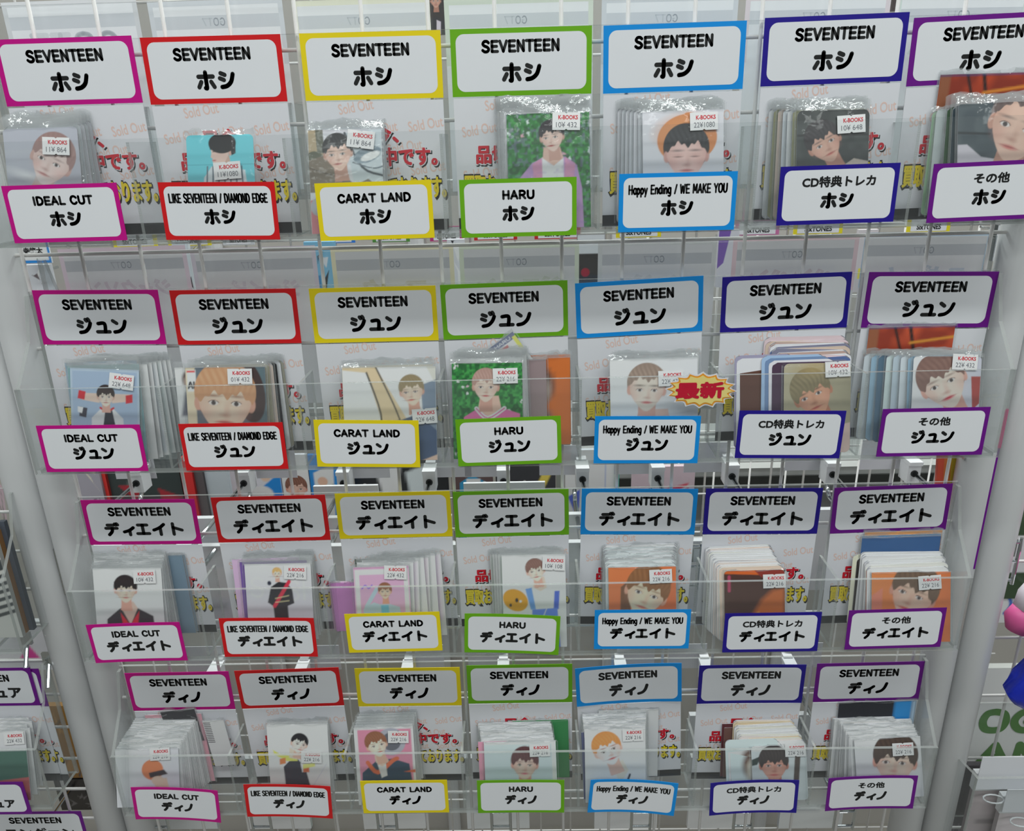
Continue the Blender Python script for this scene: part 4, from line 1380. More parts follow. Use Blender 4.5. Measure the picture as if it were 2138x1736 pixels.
def colname(c_):
    r_, g2, b_ = c_
    m, sp = sum(c_) / 3, max(c_) - min(c_)
    if sp < 16:
        return 'white' if m > 205 else 'pale grey' if m > 180 else 'grey' if m > 110 else 'black'
    if r_ >= g2 and r_ >= b_:
        if b_ > g2 + 8:
            return 'pink' if m > 150 else 'plum'
        return 'orange' if sp > 90 else ('cream' if m > 190 else 'tan' if m > 120 else 'brown')
    if g2 > b_:
        return 'pale green' if m > 150 else 'green'
    return 'ice blue' if m > 185 else 'light blue' if m > 140 else 'blue'


for (r, c), (tl, tr, fn, corner, lip, stk, price, lab) in FRONTS.items():
    if lip > 3:
        pass
    card_thing(lab, tl, tr, TZ[r], -17.0, -34.0, make_art(fn, r, nx=100 if r < 2 else 76, corner=corner), None, corner, lip, stk, price, None,
               seed=r * 7 + c, row=r, sleeve=True, sw_extra=2.0, rough=1.4 if r == 0 else 0.8)
for (r, c), rows in STACKS.items():
    total, done = sum(q_[0] for q_ in rows), 0
    for si, (n, btl, bw, ntl, nw, cols, corner, jit, lip) in enumerate(rows):
        grp = 'cards stacked in the %s-labelled pocket of the %s' % (COLS[c], TRAYWORD[r])
        single = n == 1
        for i in range(n):
            t = i / (n - 1) if n > 1 else 0.0
            q = np.random.default_rng(1000 * r + 100 * c + 10 * si + i)
            x = btl[0] + (ntl[0] - btl[0]) * t + q.uniform(-.3, .3) * jit
            y = btl[1] + (ntl[1] - btl[1]) * t + q.uniform(-.25, .25) * jit
            w = bw + (nw - bw) * t
            dy = q.uniform(-.35, .35) * jit
            k0 = 0.12 * si
            g = done / total
            done += 1
            yt = -4.0 - 11.8 * g
            yb = -6.0 - 26.0 * g
            cc = cols[i % len(cols)] if n < 8 else cols[int(q.integers(len(cols)))]
            blob = None
            if n <= 6 and q.random() < .5 and sum(cc) > 380:
                blob = (90, 66, 58)
            base = '%s photo card in the %s of the stack, %s-labelled pocket, %s' % (colname(cc), 'rear' if g < .34 else 'middle' if g < .67 else 'front', COLS[c], TRAYWORD[r])
            if single:
                nm = {(190, 70, 34): 'rust-red', (196, 80, 46): 'rust-red', (214, 216, 228): 'pale lilac', (150, 130, 132): 'greyish', (50, 66, 50): 'dark green', (206, 140, 90): 'tan',
                      (50, 120, 70): 'green', (216, 130, 150): 'pink', (206, 210, 214): 'pale grey', (60, 66, 110): 'dark blue', (40, 46, 56): 'blackish'}.get(cc, colname(cc))
                base = '%s card showing past the others, %s-labelled pocket of the %s' % (nm, COLS[c], TRAYWORD[r])
            pl = plain(r, cc, blob, corner, None, (222, 222, 226) if (corner == 0 and n > 3) else None)
            if single and cc in ((190, 70, 34), (196, 80, 46)):
                def pl(w_, L_, cc=cc, r=r):
                    P = Pic(60, L_ / w_, cc, WHT[r])
                    P.noise((130, 40, 24), 6, .5, .4, .8, 4)
                    P.poly([(0, 0), (.12, 0), (.1, 1.4), (0, 1.4)], (150, 90, 60))
                    P.line([(.3, 0), (.4, .3)], .03, (40, 26, 24))
                    P.line([(.48, 0), (.55, .3)], .04, (44, 28, 26))
                    P.line([(.5, .2), (1, .14)], .03, (226, 140, 50))
                    P.poly([(0, 0), (1, 0), (1, .015), (0, .015)], (70, 80, 140))
                    return P.mesh('print', w_, L_)
            if cc == (40, 46, 56):
                def pl(w_, L_, r=r):
                    P = Pic(40, L_ / w_, (26, 28, 36), WHT[r])
                    P.poly([(.72, 0), (.95, 0), (.93, 1), (.72, 1)], (36, 120, 180))
                    P.poly([(.95, 0), (1, 0), (1, 1.4), (.93, 1.4)], (150, 170, 206))
                    return P.mesh('print', w_, L_)
            card_thing(base, (x, y + dy), (x + w, y - .03 * w - dy * .6), TZ[r], yt, yb, None, pl, corner, max(lip, .6), None, '', None if single else grp,
                       seed=int(q.integers(4)), sw_extra=1.6, row=r, sleeve=lip > 0 and (n < 9 or i % 2 == 0), rough=.7)
            KN += 1
# a few cards that stand apart: tilted or turned


def loose(label, quad, Y, art, r, group=None, cat='photo card', stick=None, sleeve=True, dY=0.0):
    """card seen by its four corners TL, TR, BR, BL; stands at depth Y"""
    P4 = [Vector(un(*p, Y)) for p in quad]
    w = ((P4[1] - P4[0]).length + (P4[2] - P4[3]).length) / 2
    L = ((P4[3] - P4[0]).length + (P4[2] - P4[1]).length) / 2
    up = ((P4[0] + P4[1]) - (P4[2] + P4[3])).normalized()
    roll = math.atan2(up.x, up.z)
    org = (P4[2] + P4[3]) / 2
    t = thing('photo_card', label, cat, tuple(org), (0, roll, 0), group)
    put('print', art(w, L), t)
    put('card_stock', back_mesh(w, L, 0), t)
    if sleeve:
        put('sleeve', sleeve_mesh(w + 2, L + 2, L, 1, .6), t, (0, 0, -.4))
    if stick:
        sticker(t, *stick)
    return t


def art_haru(w, L):
    P = Pic(70, L / w, (120, 126, 150), WHT[1])
    P.poly([(0, .16), (1, .16), (1, 1.5), (0, 1.5)], (214, 214, 216))
    P.poly([(.9, .1), (1, .1), (1, .5), (.9, .5)], (220, 214, 110))
    P.text('HARU', .62, .09, .46, .07, .018, (206, 208, 220))
    P.poly([(.3, .2), (.7, .2), (.7, .27), (.3, .27)], (206, 40, 44))
    return P.mesh('print', w, L)


loose('tilted card with grey HARU strip poking up behind the green-leaf card, second tray', [(1003, 742), (1069, 692), (1122, 762), (1056, 812)], -6.0, art_haru, 1)


def art_stripes(w, L):
    P = Pic(60, L / w, (206, 196, 214), WHT[3])
    for k in range(12):
        P.poly([(.02, .1 + k * .1), (.34, .12 + k * .1), (.34, .16 + k * .1), (.02, .14 + k * .1)], (50, 46, 52))
    return P.mesh('print', w, L)


loose('lavender card with black bars leaning right in the magenta-labelled pocket, bottom tray', [(424, 1508), (464, 1502), (494, 1596), (448, 1602)], -7.0, art_stripes, 3)


def art_black(w, L):
    return Pic(8, L / w, (58, 58, 62), WHT[3]).mesh('print', w, L)


loose('charcoal card wedged askew above the stack at the bottom tray left end', [(338, 1494), (402, 1474), (424, 1540), (360, 1560)], -5.0, art_black, 3)

# ------------------------------------------------------------------ starburst badge
cx, _, cz = un(1464, 815, YF - 1.0)
t = thing('starburst_badge', 'yellow starburst badge with red lettering stuck on the front of the second tray', 'badge', (cx, YF - 0.6, cz), (0, math.radians(3), 0))


def burst(rx, rz, n, y, name, m, par, mi=0):
    b = MB()
    pts = []
    for i in range(n):
        a0 = 2 * math.pi * i / n
        for k in range(6):
            u = k / 6
            a = a0 + 2 * math.pi / n * u
            d = 1 - .17 * math.sin(math.pi * u)
            pts.append((rx * d * math.cos(a), rz * d * math.sin(a)))
    c0 = len(b.v)
    b.v.append((0, y, 0))
    b.v += [(p[0], y, p[1]) for p in pts]
    b.v += [(p[0], y + .2, p[1]) for p in pts]
    m_ = len(pts)
    for i in range(m_):
        j = (i + 1) % m_
        b.f.append((0, 1 + i, 1 + j)); b.mi.append(0)
        b.f.append((1 + i, 1 + m_ + i, 1 + m_ + j, 1 + j)); b.mi.append(0)
    return b.build(name, m, par)


burst(25.5, 13.6, 16, -.3, 'white_rim', M_PAPER, t)
burst(24.0, 12.3, 16, -.55, 'orange_rim', mat('orange_ink', (240, 160, 40)), t)
burst(22.3, 10.9, 16, -.8, 'yellow_field', mat('pale_yellow', (250, 226, 140)), t)
b = MB(); font_bold(b, '最新', 34, 12.5, -1, 0, -1.0, .75, rot=math.radians(3)); b.build('lettering', mat('crimson_ink', (206, 14, 52)), t)
# ------------------------------------------------------------------ other side of the mesh: trays facing away, their sheets seen from behind
def see_through(m, k=.62):
    nt = m.node_tree
    bs = nt.nodes['Principled BSDF']
    tl = nt.nodes.new('ShaderNodeBsdfTranslucent')
    tl.inputs[0].default_value = bs.inputs['Base Color'].default_value
    mx = nt.nodes.new('ShaderNodeMixShader')
    mx.inputs[0].default_value = k
    nt.links.new(bs.outputs[0], mx.inputs[1])
    nt.links.new(tl.outputs[0], mx.inputs[2])
    nt.links.new(mx.outputs[0], nt.nodes['Material Output'].inputs[0])
    return m


M_TAGW = mat('tag_card', (226, 226, 232), 0.5)
for i, (zt, nm) in enumerate(((74.0, 'upper'), (-91.0, 'lower'))):
    acrylic_box(-349, 349, 'clear acrylic tray facing away on the far side of the mesh, %s one' % nm, zt, 14.0, 54.0, 6, flip=True, xdiv=[-250 + 100 * k for k in range(6)])
REVX = [[(-8, 278), (300, 585), (604, 895), (925, 1240), (1258, 1546), (1562, 1868), (1882, 2160)],
        [(112, 382), (390, 655), (686, 945), (957, 1210), (1250, 1500), (1535, 1800), (1812, 2080)]]
REVY = [[2, 2, 0, -2, -6, -10, -14], [521, 521, 519, 514, 508, 498, 489]]
TINT = [[(206, 208, 212), (206, 210, 216), (222, 222, 204), (208, 216, 204), (204, 208, 214), (216, 206, 212), (206, 218, 214)],
        [(214, 196, 208), (206, 196, 208), (222, 214, 186), (206, 212, 196), (200, 200, 202), (216, 190, 198), (176, 194, 214)]]
NMS = ['ジャクソン', 'ジェイビー', 'マーク', 'ジニョン', 'ヨンジェ', 'ベンベン', 'ユギョム']
TINTW = ['lilac', 'pale violet', 'cream', 'pale green', 'grey', 'pinkish', 'pale blue']
TINTW0 = ['plain white', 'cold white', 'ivory', 'greenish white', 'pearl', 'rosy white', 'mint white']
for i in range(2):
    for k in range(7):
        a = un(REVX[i][k][0], REVY[i][k], 13.0)
        c = un(REVX[i][k][1], REVY[i][k], 13.0)
        x, zt = (a[0] + c[0]) / 2, a[2]
        w = c[0] - a[0]
        t = thing('reversed_header_sheet', '%s header sheet seen from behind through the mesh, %s' % ((TINTW0, TINTW)[i][k], ('above the top tray', 'above the second tray')[i]), 'sheet',
                  (x, 17.2, zt), (0, math.radians(.6 * (k - 3) * .3), 0), 'reversed header sheets')
        tc = TINT[i][k]
        base = (206, 204, 208) if i else (226, 228, 232)
        M1 = see_through(mat('tint_%d_%d' % (i, k), tc, .6))
        M0 = MATS.get('sheet_back_%d' % i) or see_through(mat('sheet_back_%d' % i, base, .6))
        hw = w / 2

        def rect(bb, xa, za, xb, zb_):
            bb.poly([(xa, 0, za), (xb, 0, za), (xb, 0, zb_), (xa, 0, zb_)])
        b = MB(); rect(b, -hw, -3.2, hw, 0); rect(b, -hw, -40, -hw + 3.2, -3.2); rect(b, hw - 3.2, -40, hw, -3.2); b.build('tinted_border', [M1], t)
        b = MB(); rect(b, -hw + 3.2, -9, hw - 3.2, -3.2); rect(b, -hw + 3.2, -40, hw - 3.2, -17); rect(b, -hw, -122, hw, -40); b.build('paper_sheet', M0, t)
        b = MB(); rect(b, -hw + 3.2, -17, hw - 3.2, -9)
        bd = b.build('grey_strip', MATS.get('strip_back_%d' % i) or see_through(mat('strip_back_%d' % i, (178, 178, 184) if i else (200, 204, 210), .6), .62), t)
        b = MB()
        if i == 0 and k == 0:
            stroke_text('GOT7', 60, 17, 3.2, 0, -27, -.2, b, mirror=True, step=.006)
        else:
            stroke_text('GOT7', 15, 5.2, .8, -2, -13, -.2, b, mirror=True, step=.006)
        b.build('mirrored_lettering', MATS.get('faint_grey') or film('faint_grey', tint=(.86, .87, .88), base_gloss=0, milk=0, gk=0), bd)
        b = MB(); font_text(b, NMS[k], 62 if len(NMS[k]) > 3 else 46, 12, 0, -30.5, y=-.2, offset=.05, mirror=True, ref=NMS[k])
        tn = lin(tc) / max(lin(tc))
        b.build('mirrored_name', film('faint_tint_%d_%d' % (i, k), tint=tuple(float(.55 + .4 * v - .04) for v in tn), base_gloss=0, milk=0, gk=0), t)

# ------------------------------------------------------------------ price hooks on the far side of the mesh
_b = MB()
for sx in (-9, 9):
    _b.tube((sx, 0, -22), (sx, 0, 22), 1.5, 8)
for zz in (-18, 0, 18):
    _b.tube((-9, 0, zz), (9, 0, zz), 1.2, 8)
_b.box(-7, .8, 4, 7, 2.4, 20)
ME_PLATE = _b.mesh('hook_bracket', [M_CHROME])
_b = MB(); _b.tube((0, 2, 0), (0, 168, 0), 2.2, 10); ME_PRONG = _b.mesh('prong', [M_CHROME], True)
_b = MB(); _b.tube((0, 2, 0), (0, 140, 0), 2.2, 10); _b.tube((0, 140, 0), (0, 150, 9), 2.2, 10); ME_PRONG2 = _b.mesh('lower_prong', [M_CHROME], True)
_b = MB(); _b.box(-6.5, 160, -11, 6.5, 178, 11); _b.box(-5.2, 178, 8, 5.2, 187, 15); _b.box(-6.8, 158, 9, 6.8, 180, 13); ME_HEAD = _b.mesh('tag_clip', [M_WHITE])
_b = MB(); _b.tube((0, 158.6, 0), (0, 160.4, 0), 3.6, 14); ME_HOLE = _b.mesh('socket', [mat('dark_socket', (40, 42, 44))])
_b = MB(); _b.box(-22, 187, -17, 22, 187.6, 17); ME_TAG = _b.mesh('price_tag', [M_TAGW])
PACKC = [(206, 208, 212), (186, 190, 196), (216, 210, 214), (196, 206, 204), (176, 180, 184), (222, 222, 224)]


def hook(px, py, where, Yh=185.0, tagdx=22.0, X=None, drop=-8):
    p = un(px, py, Yh)
    if X is not None:
        p = (X, p[1], p[2])
    t = thing('price_hook', 'chrome hook with white price-tag clip, %s' % where, 'hook', (p[0], 9.5, p[2] + 2), (0, 0, 0), 'price hooks behind the mesh')
    put('hook_bracket', ME_PLATE, t, (0, 0, drop))
    put('upper_prong', ME_PRONG, t, (0, 0, 0))
    put('lower_prong', ME_PRONG2, t, (9 if px < 1069 else -9, 0, -16))
    h = put('tag_clip', ME_HEAD, t)
    put('socket', ME_HOLE, h)
    put('price_tag', ME_TAG, t, (tagdx, 0, 10))
    return p


HA = [(300, 1000, 'first from the left below the second tray', -14), (520, 1000, 'below the red-labelled pocket of the second tray', 26), (724, 1000, 'below the yellow-labelled pocket of the second tray', 22), (900, 998, 'between the yellow and green labels below the second tray', 20),
      (1052, 996, 'below the green label of the second tray', -20), (1214, 992, 'left of the blue label below the second tray', -22), (1368, 990, 'below the blue label of the second tray', -20), (1520, 986, 'left of the navy label below the second tray', -22),
      (1726, 982, 'below the navy label of the second tray', -18), (1893, 980, 'below the purple label of the second tray', -22)]
for (px, py, wh, dx) in HA:
    hook(px, py, wh, tagdx=dx)
HB = [(330, 'magenta'), (545, 'red'), (808, 'yellow'), (1046, 'green'), (1338, 'blue'), (1552, 'navy'), (1762, 'purple')]
for i, (px, cw) in enumerate(HB):
    p = hook(px, 1408 - i * 1.5, 'behind the %s sign of the bottom tray' % cw, tagdx=[-20, 18, 18, -20, 20, -18, 20][i], X=un(px, 1712, 10)[0], drop=-26)
PACKN = ['pale grey', 'blue-grey', 'pinkish white', 'mint grey', 'mid grey', 'white']


def pack(x, y, zt, w, h, rgb, label, group='hanging packets', row=2, art=None, cat='packet'):
    t = thing('hanging_packet', label, cat, (x, y, zt - h), (0, 0, 0), group)
    def f(w_, L_):
        P = Pic(20, L_ / w_, rgb, WHT[row])
        if art:
            art(P)
        else:
            P.poly([(.1, .25), (.9, .25), (.9, .8), (.1, .8)], tuple(min(255, int(v * 1.06)) for v in rgb), 1, .02)
            P.poly([(.15, .9), (.6, .9), (.6, 1.0), (.15, 1.0)], tuple(int(v * .8) for v in rgb), 1, .02)
        return P.mesh('front_print', w_, L_)
    put('front_print', f(w, h), t)
    b = MB(); b.box(-w / 2, .1, 0, w / 2, 5, h); b.build('pouch', mat('pouch_%d_%d_%d' % rgb, rgb, .4), t)
    b = MB(); b.box(-w / 2 - 1, -.6, h - 14, w / 2 + 1, 5.6, h + 6, 0); b.build('header_flap', M_WHITE, t)
    return t


for i, (px, py, wh, dx) in enumerate(HA):
    p = un(px, py, 185)
    for j in range(2):
        pack(p[0] + (4, -5)[j], 60 + 55 * j, p[2] - 16, 62, 84, PACKC[(i + 3 * j) % 6], '%s packet on the hook %s' % (PACKN[(i + 3 * j) % 6], wh), row=2)
for i, (px, cw) in enumerate(HB):
    p = un(px, 1408 - i * 1.5, 185)
    p = (un(px, 1712, 10)[0], p[1], p[2])
    for j in range(2):
        pack(p[0] + (-6, 5)[j], 64 + 60 * j, p[2] - 16, 66, 90, PACKC[(2 * i + j + 1) % 6], '%s packet on the hook behind the %s sign of the bottom tray' % (PACKN[(2 * i + j + 1) % 6], cw), row=3)
# white strip rails behind the third tray's signs
for (x0, x1, y, wh) in ((655, 790, 1022, 'yellow'), (968, 1138, 1016, 'green')):
    a, c = un(x0, y + 6, 120), un(x1, y + 6, 120)
    t = thing('label_rail', 'white label rail behind the top edge of the %s sign, third tray' % wh, 'rail', ((a[0] + c[0]) / 2, 120, a[2]), (0, 0, 0))
    w = c[0] - a[0]
    b = MB(); b.box(-w / 2, 0, -6, w / 2, 3, 6); b.box(-w / 2, -2, -6, w / 2, 0, -4); b.build('rail', M_WHITE, t)
    b = MB(); b.tube((-w / 4, 3, 0), (-w / 4, 14, 0), 2, 8); b.tube((w / 4, 3, 0), (w / 4, 14, 0), 2, 8); b.build('clips', M_CHROME, t)

# ------------------------------------------------------------------ goods across the aisle, seen through the gaps
wire_grid(-620, 640, -60, 620, 312, 'white wire mesh panel across the aisle, upper', [-600 + 50 * i for i in range(25)], [-50 + 60 * i for i in range(11)])
wire_grid(-700, 720, -1300, -64, 432, 'white wire mesh panel across the aisle, lower', [-680 + 50 * i for i in range(28)], [-90 - 70 * i for i in range(14)])
def poster(name, label, cat, x0, y0, x1, y1, Y, bg, fn=None, row=1, th=6.0, group=None, nx=40, roll=0.0, att=None, zb0=None):
    ym, xm = (y0 + y1) / 2, (x0 + x1) / 2
    w = un(x1, ym, Y)[0] - un(x0, ym, Y)[0]
    zt_, zb_ = un(xm, y0, Y)[2], un(xm, y1, Y)[2]
    if zb0 is not None:
        zb_ = zb0
    h = zt_ - zb_
    t = thing(name, label, cat, (un(xm, ym, Y)[0], Y, zb_), (0, roll, 0), group)
    if att is None:
        att = (312 if zt_ > -60 else 432)
    P = Pic(nx, max(.15, h / w), bg, WHT[row])
    if fn:
        fn(P, h / w)
    put('print', P.mesh('print', w, h), t)
    b = MB(); b.box(-w / 2, .2, 0, w / 2, th, h); b.build('body', mat('body_%d_%d_%d' % bg, bg, .5), t)
    ya_ = att - Y
    if att:
        b = MB(); b.tube((0, min(ya_, th), h * .8), (0, max(ya_, th) if ya_ > 0 else 0, h * .8), 1.6, 8); b.build('hanger', M_CHROME, t)
    return t


def face_fn(cx, cy, k, hair=(96, 66, 54), cloth=None):
    def f(P, h):
        if cloth:
            P.poly([(cx - .5, h), (cx - .4, cy + k * 1.7), (cx + .4, cy + k * 1.7), (cx + .5, h)], cloth)
        P.face(cx, cy, k, 0, hair, (224, 182, 164))
    return f


def stripes_fn(cols):
    def f(P, h):
        n = len(cols)
        for i, cc in enumerate(cols):
            P.poly([(i / n, -.1), ((i + 1) / n, -.1), ((i + 1) / n, h + .1), (i / n, h + .1)], cc)
    return f


def shapes_fn(seed, cols):
    def f(P, h):
        q = np.random.default_rng(seed)
        for i in range(9):
            x, y = q.random(), q.random() * h
            P.poly([(x + q.normal() * .12, y + q.normal() * .12 * h) for _ in range(4)], cols[i % len(cols)], 1, .01)
    return f


poster('hanging_packet', 'lavender-grey printed bag behind the gap under the second tray, leftmost', 'packet', 150, 960, 218, 1120, 330, (150, 146, 156), shapes_fn(1, [(176, 150, 150), (90, 90, 100), (200, 190, 176)]), 2)
poster('boxed_item', 'narrow red spine standing behind the gap under the second tray', 'box', 219, 960, 230, 1120, 335, (190, 50, 46), None, 2, 30)
poster('boxed_item', 'black and dark green box behind the gap under the second tray', 'box', 231, 960, 384, 1120, 340, (50, 58, 58), shapes_fn(2, [(80, 92, 90), (30, 34, 36), (150, 40, 50)]), 2, 30)
poster('boxed_item', 'red upright spine right of the dark green box', 'box', 386, 960, 410, 1120, 335, (196, 44, 44), None, 2, 30)
poster('hanging_packet', 'black and brown packet left of the pale blue one', 'packet', 411, 960, 432, 1120, 340, (86, 80, 82), None, 2)
poster('hanging_packet', 'pale blue-grey packet behind the red sign of the third tray', 'packet', 434, 960, 484, 1120, 345, (176, 184, 190), None, 2)
poster('picture_card', 'grey and blue picture card left of the brown-haired portrait', 'picture', 486, 950, 592, 1130, 400, (190, 190, 200), lambda P, h: (P.poly([(.3, .5 * h), (1, .2 * h), (1, h), (.2, h)], (30, 120, 190)), P.el(.6, .45 * h, .22, .18, (206, 210, 214)), P.el(.7, .25 * h, .1, .1, (216, 170, 150))), 2)
poster('picture_card', 'portrait of a brown-haired person behind the gap under the second tray', 'picture', 594, 950, 650, 1130, 398, (206, 208, 214), lambda P, h: P.face(.5, h * .38, .36, 0, (110, 74, 62), (214, 164, 150)), 2, nx=60)
poster('picture_card', 'blue and white picture card right of the brown-haired portrait', 'picture', 652, 950, 738, 1130, 400, (36, 120, 186), lambda P, h: (P.poly([(.1, .2 * h), (.6, .1 * h), (.5, .7 * h), (.1, .9 * h)], (196, 206, 214)), P.el(.3, .3 * h, .12, .12, (216, 160, 140))), 2)
poster('picture_card', 'black picture card with white shapes under the yellow label, second tray', 'picture', 744, 950, 938, 1130, 420, (36, 38, 40), lambda P, h: (P.poly([(.2, 0), (.5, .1 * h), (.45, .6 * h), (.3, .5 * h)], (200, 208, 208)), P.poly([(.55, .2 * h), (.8, .1 * h), (.86, .4 * h), (.6, .6 * h)], (186, 194, 196)), P.poly([(.0, .6 * h), (.15, .5 * h), (.15, .8 * h), (0, .8 * h)], (150, 160, 170))), 2)
poster('picture_card', 'picture card of a person in a blue jacket and printed shirt', 'picture', 944, 930, 1030, 1130, 380, (84, 66, 66), lambda P, h: (P.poly([(.12, h), (.2, .38 * h), (.5, .3 * h), (.85, .38 * h), (.95, h)], (40, 130, 170)), P.poly([(.36, .34 * h), (.7, .34 * h), (.72, h), (.34, h)], (206, 206, 214)), P.el(.52, .6 * h, .12, .1, (110, 106, 110)), P.face(.52, h * .14, .16, 0, (60, 40, 40), (196, 110, 90))), 2, nx=50)
poster('picture_card', 'black and mustard picture card under the green label, second tray', 'picture', 1036, 940, 1160, 1130, 385, (50, 50, 54), lambda P, h: (P.line([(.2, .8 * h), (.6, .55 * h), (.9, .2 * h)], .14, (206, 176, 80)), P.poly([(0, .7 * h), (.5, .6 * h), (.5, h), (0, h)], (196, 166, 90))), 2)
poster('hanging_packet', 'olive-grey packet left of the white card with blue star shapes', 'packet', 1162, 940, 1178, 1130, 385, (120, 124, 116), None, 2)
poster('picture_card', 'white card with blue brush shapes under the blue sign', 'picture', 1180, 940, 1284, 1130, 380, (206, 212, 218), lambda P, h: (P.poly([(.05, .5 * h), (.3, .42 * h), (.28, .62 * h), (.18, .66 * h)], (60, 80, 180)), P.poly([(.5, .5 * h), (.95, .42 * h), (.9, .6 * h), (.6, .66 * h)], (60, 80, 180)), P.line([(.8, 0), (.8, h)], .02, (150, 160, 190))), 2)
poster('boxed_item', 'teal spine standing right of the white card with blue shapes', 'box', 1285, 940, 1292, 1130, 375, (30, 150, 130), None, 2, 30)
poster('hanging_packet', 'clear packet with glossy red content under the blue label', 'packet', 1318, 975, 1448, 1110, 330, (196, 176, 184), lambda P, h: (P.poly([(.1, .9 * h), (.3, .4 * h), (.9, .25 * h), (.95, .7 * h), (.5, h)], (206, 60, 80)), P.line([(.3, .5 * h), (.6, .45 * h), (.9, .3 * h)], .03, (240, 220, 224))), 2)
poster('striped_flag', 'rainbow-striped card hanging beside the right posts', 'flag', 1968, 900, 2036, 1100, 22, (220, 90, 70), stripes_fn([(216, 84, 60), (226, 120, 60), (226, 186, 60), (40, 150, 66), (50, 96, 190)]), 1, 3, roll=math.radians(-6), att=6)
# far grid shelving at the right
wire_grid(160, 700, -700, 300, 520, 'white wire shelving across the aisle, behind the navy and purple signs', [180 + 50 * i for i in range(10)], [-360 + 50 * i for i in range(8)] + [-480, -560], r=1.8)
for i, (z, wd) in enumerate(((-395, 'upper'), (-520, 'lower'))):
    t = thing('far_shelf', 'dark-edged grey shelf board across the aisle, %s one' % wd, 'shelf', (400, 540, z))
    b = MB(); b.box(-300, 0, 0, 300, 200, 16); b.build('board', mat('shelf_grey', (170, 172, 170), .5), t)
    b = MB(); b.box(-300, -3, -12, 300, 0, 3); b.build('dark_edge', mat('shelf_edge', (40, 42, 40), .5), t)
# big back panel of the opposite rack
t = thing('opposite_rack_panel', 'grey back panel of the rack across the aisle', 'panel', (0, 800, -1400))
b = MB(); b.box(-1400, 0, 0, 1400, 20, 2100); b.build('panel', mat('panel_grey', (196, 192, 186), .6, noise=.1, scale=5), t)
for i in range(8):
    b = MB(); b.tube((-1225 + i * 350, -14, 0), (-1225 + i * 350, -14, 2100), 14, 16); b.build('upright', M_POST, t)
# things glimpsed under the top tray
def label_art(bc, txt):
    def f(P, h):
        P.poly([(0, 0), (1, 0), (1, h), (0, h)], bc)
        P.poly([(.05, .08 * h), (.95, .08 * h), (.95, .86 * h), (.05, .86 * h)], (226, 230, 234))
    return f


TAGW = [('yellow', (236, 220, 40)), ('yellow', (236, 220, 40)), ('white', (210, 214, 218)), ('blue', (60, 130, 220)), ('green', (90, 150, 70)), ('magenta', (190, 60, 130)), ('red', (206, 40, 50)), ('red', (206, 40, 50)), ('yellow', (236, 220, 40)), ('pink', (206, 120, 170)), ('yellow', (236, 220, 40)), ('yellow', (236, 220, 40))]
SPX = [(238, 330), (352, 442), (466, 532), (668, 742), (778, 856), (898, 968), (990, 1080), (1116, 1212), (1286, 1380), (1534, 1626), (1656, 1758), (1892, 1982)]
for i, (x0, x1) in enumerate(SPX):
    yb_ = 522 - (x0 + x1) / 2 / 2138 * 40
    a, c = un(x0, yb_, 300), un(x1, yb_, 300)
    w = c[0] - a[0]
    t = thing('small_shelf_label', '%s-ended white name label in the far row, %s' % (TAGW[i][0], ['far left', 'second from the left', 'third from the left', 'left of the yellow sign centre', 'right of the yellow sign centre', 'between the yellow and green signs', 'over the green sign', 'right of the green sign', 'over the blue sign', 'between the blue and navy signs', 'over the navy sign', 'over the purple sign'][i]), 'label', ((a[0] + c[0]) / 2, 300, a[2]), (0, 0, 0), 'far name labels')
    b = MB(); b.box(-w / 2, 0, 0, w / 2, 1, 16); b.build('end_border', mat('tagend_%s' % TAGW[i][0], TAGW[i][1], .5), t)
    b = MB(); b.box(-w / 2 + 4, -.3, 1, w / 2 - 4, -.05, 15); fld = b.build('white_field', M_PAPER, t)
    b = MB(); font_text(b, 'SixTONES', w * .55, 5.0, 0, 5.5, y=-.5, offset=.03, ref='SixTONES'); b.build('lettering', M_BLACK, fld)
    b = MB(); b.tube((0, 1, 8), (0, 13, 8), 1.5, 8); b.build('clip', M_WHITE, t)


def kanji_label(P, h):
    P.poly([(0, 0), (1, 0), (1, h), (0, h)], (20, 130, 210))
    P.poly([(0, 0), (.92, 0), (.92, .86 * h), (0, .86 * h)], (226, 230, 234))


t = poster('shelf_label', 'blue-edged name label with kanji behind the left end of the gap under the top tray', 'label', 44, 505, 104, 550, 250, (226, 230, 234), kanji_label, 0, 2)
b = MB(); font_text(b, '寺龍太', 20, 6.2, -2, 13, y=-.4, offset=.03, ref='寺龍太'); b.build('lettering', M_BLACK, t)
poster('hanging_packet', 'black and white packet under the blue-edged kanji label', 'packet', 48, 553, 112, 640, 270, (206, 208, 214), shapes_fn(5, [(70, 62, 66), (226, 228, 232), (110, 100, 104)]), 0)
poster('hanging_packet', 'white packet with dark marks between the magenta and red signs, second tray', 'packet', 368, 505, 400, 620, 260, (200, 208, 214), shapes_fn(6, [(50, 50, 56), (90, 96, 100)]), 0)
poster('hanging_packet', 'light blue packet between the red and yellow signs, second tray', 'packet', 640, 505, 704, 625, 260, (120, 176, 206), shapes_fn(7, [(50, 52, 60), (206, 212, 218), (60, 130, 180)]), 0)
poster('hanging_packet', 'black and white packet between the yellow and green signs, second tray', 'packet', 936, 500, 972, 620, 260, (206, 208, 214), shapes_fn(8, [(50, 50, 56), (226, 228, 232)]), 0)
poster('picture_card', 'dark picture with a red rose between the green and blue signs', 'picture', 1205, 490, 1262, 620, 260, (56, 52, 50), lambda P, h: (P.poly([(0, 0), (1, 0), (1, .3 * h), (0, .3 * h)], (206, 210, 214)), P.el(.3, .6 * h, .16, .16, (150, 30, 50)), P.poly([(0, .75 * h), (.6, .7 * h), (.6, h), (0, h)], (60, 84, 56))), 0)
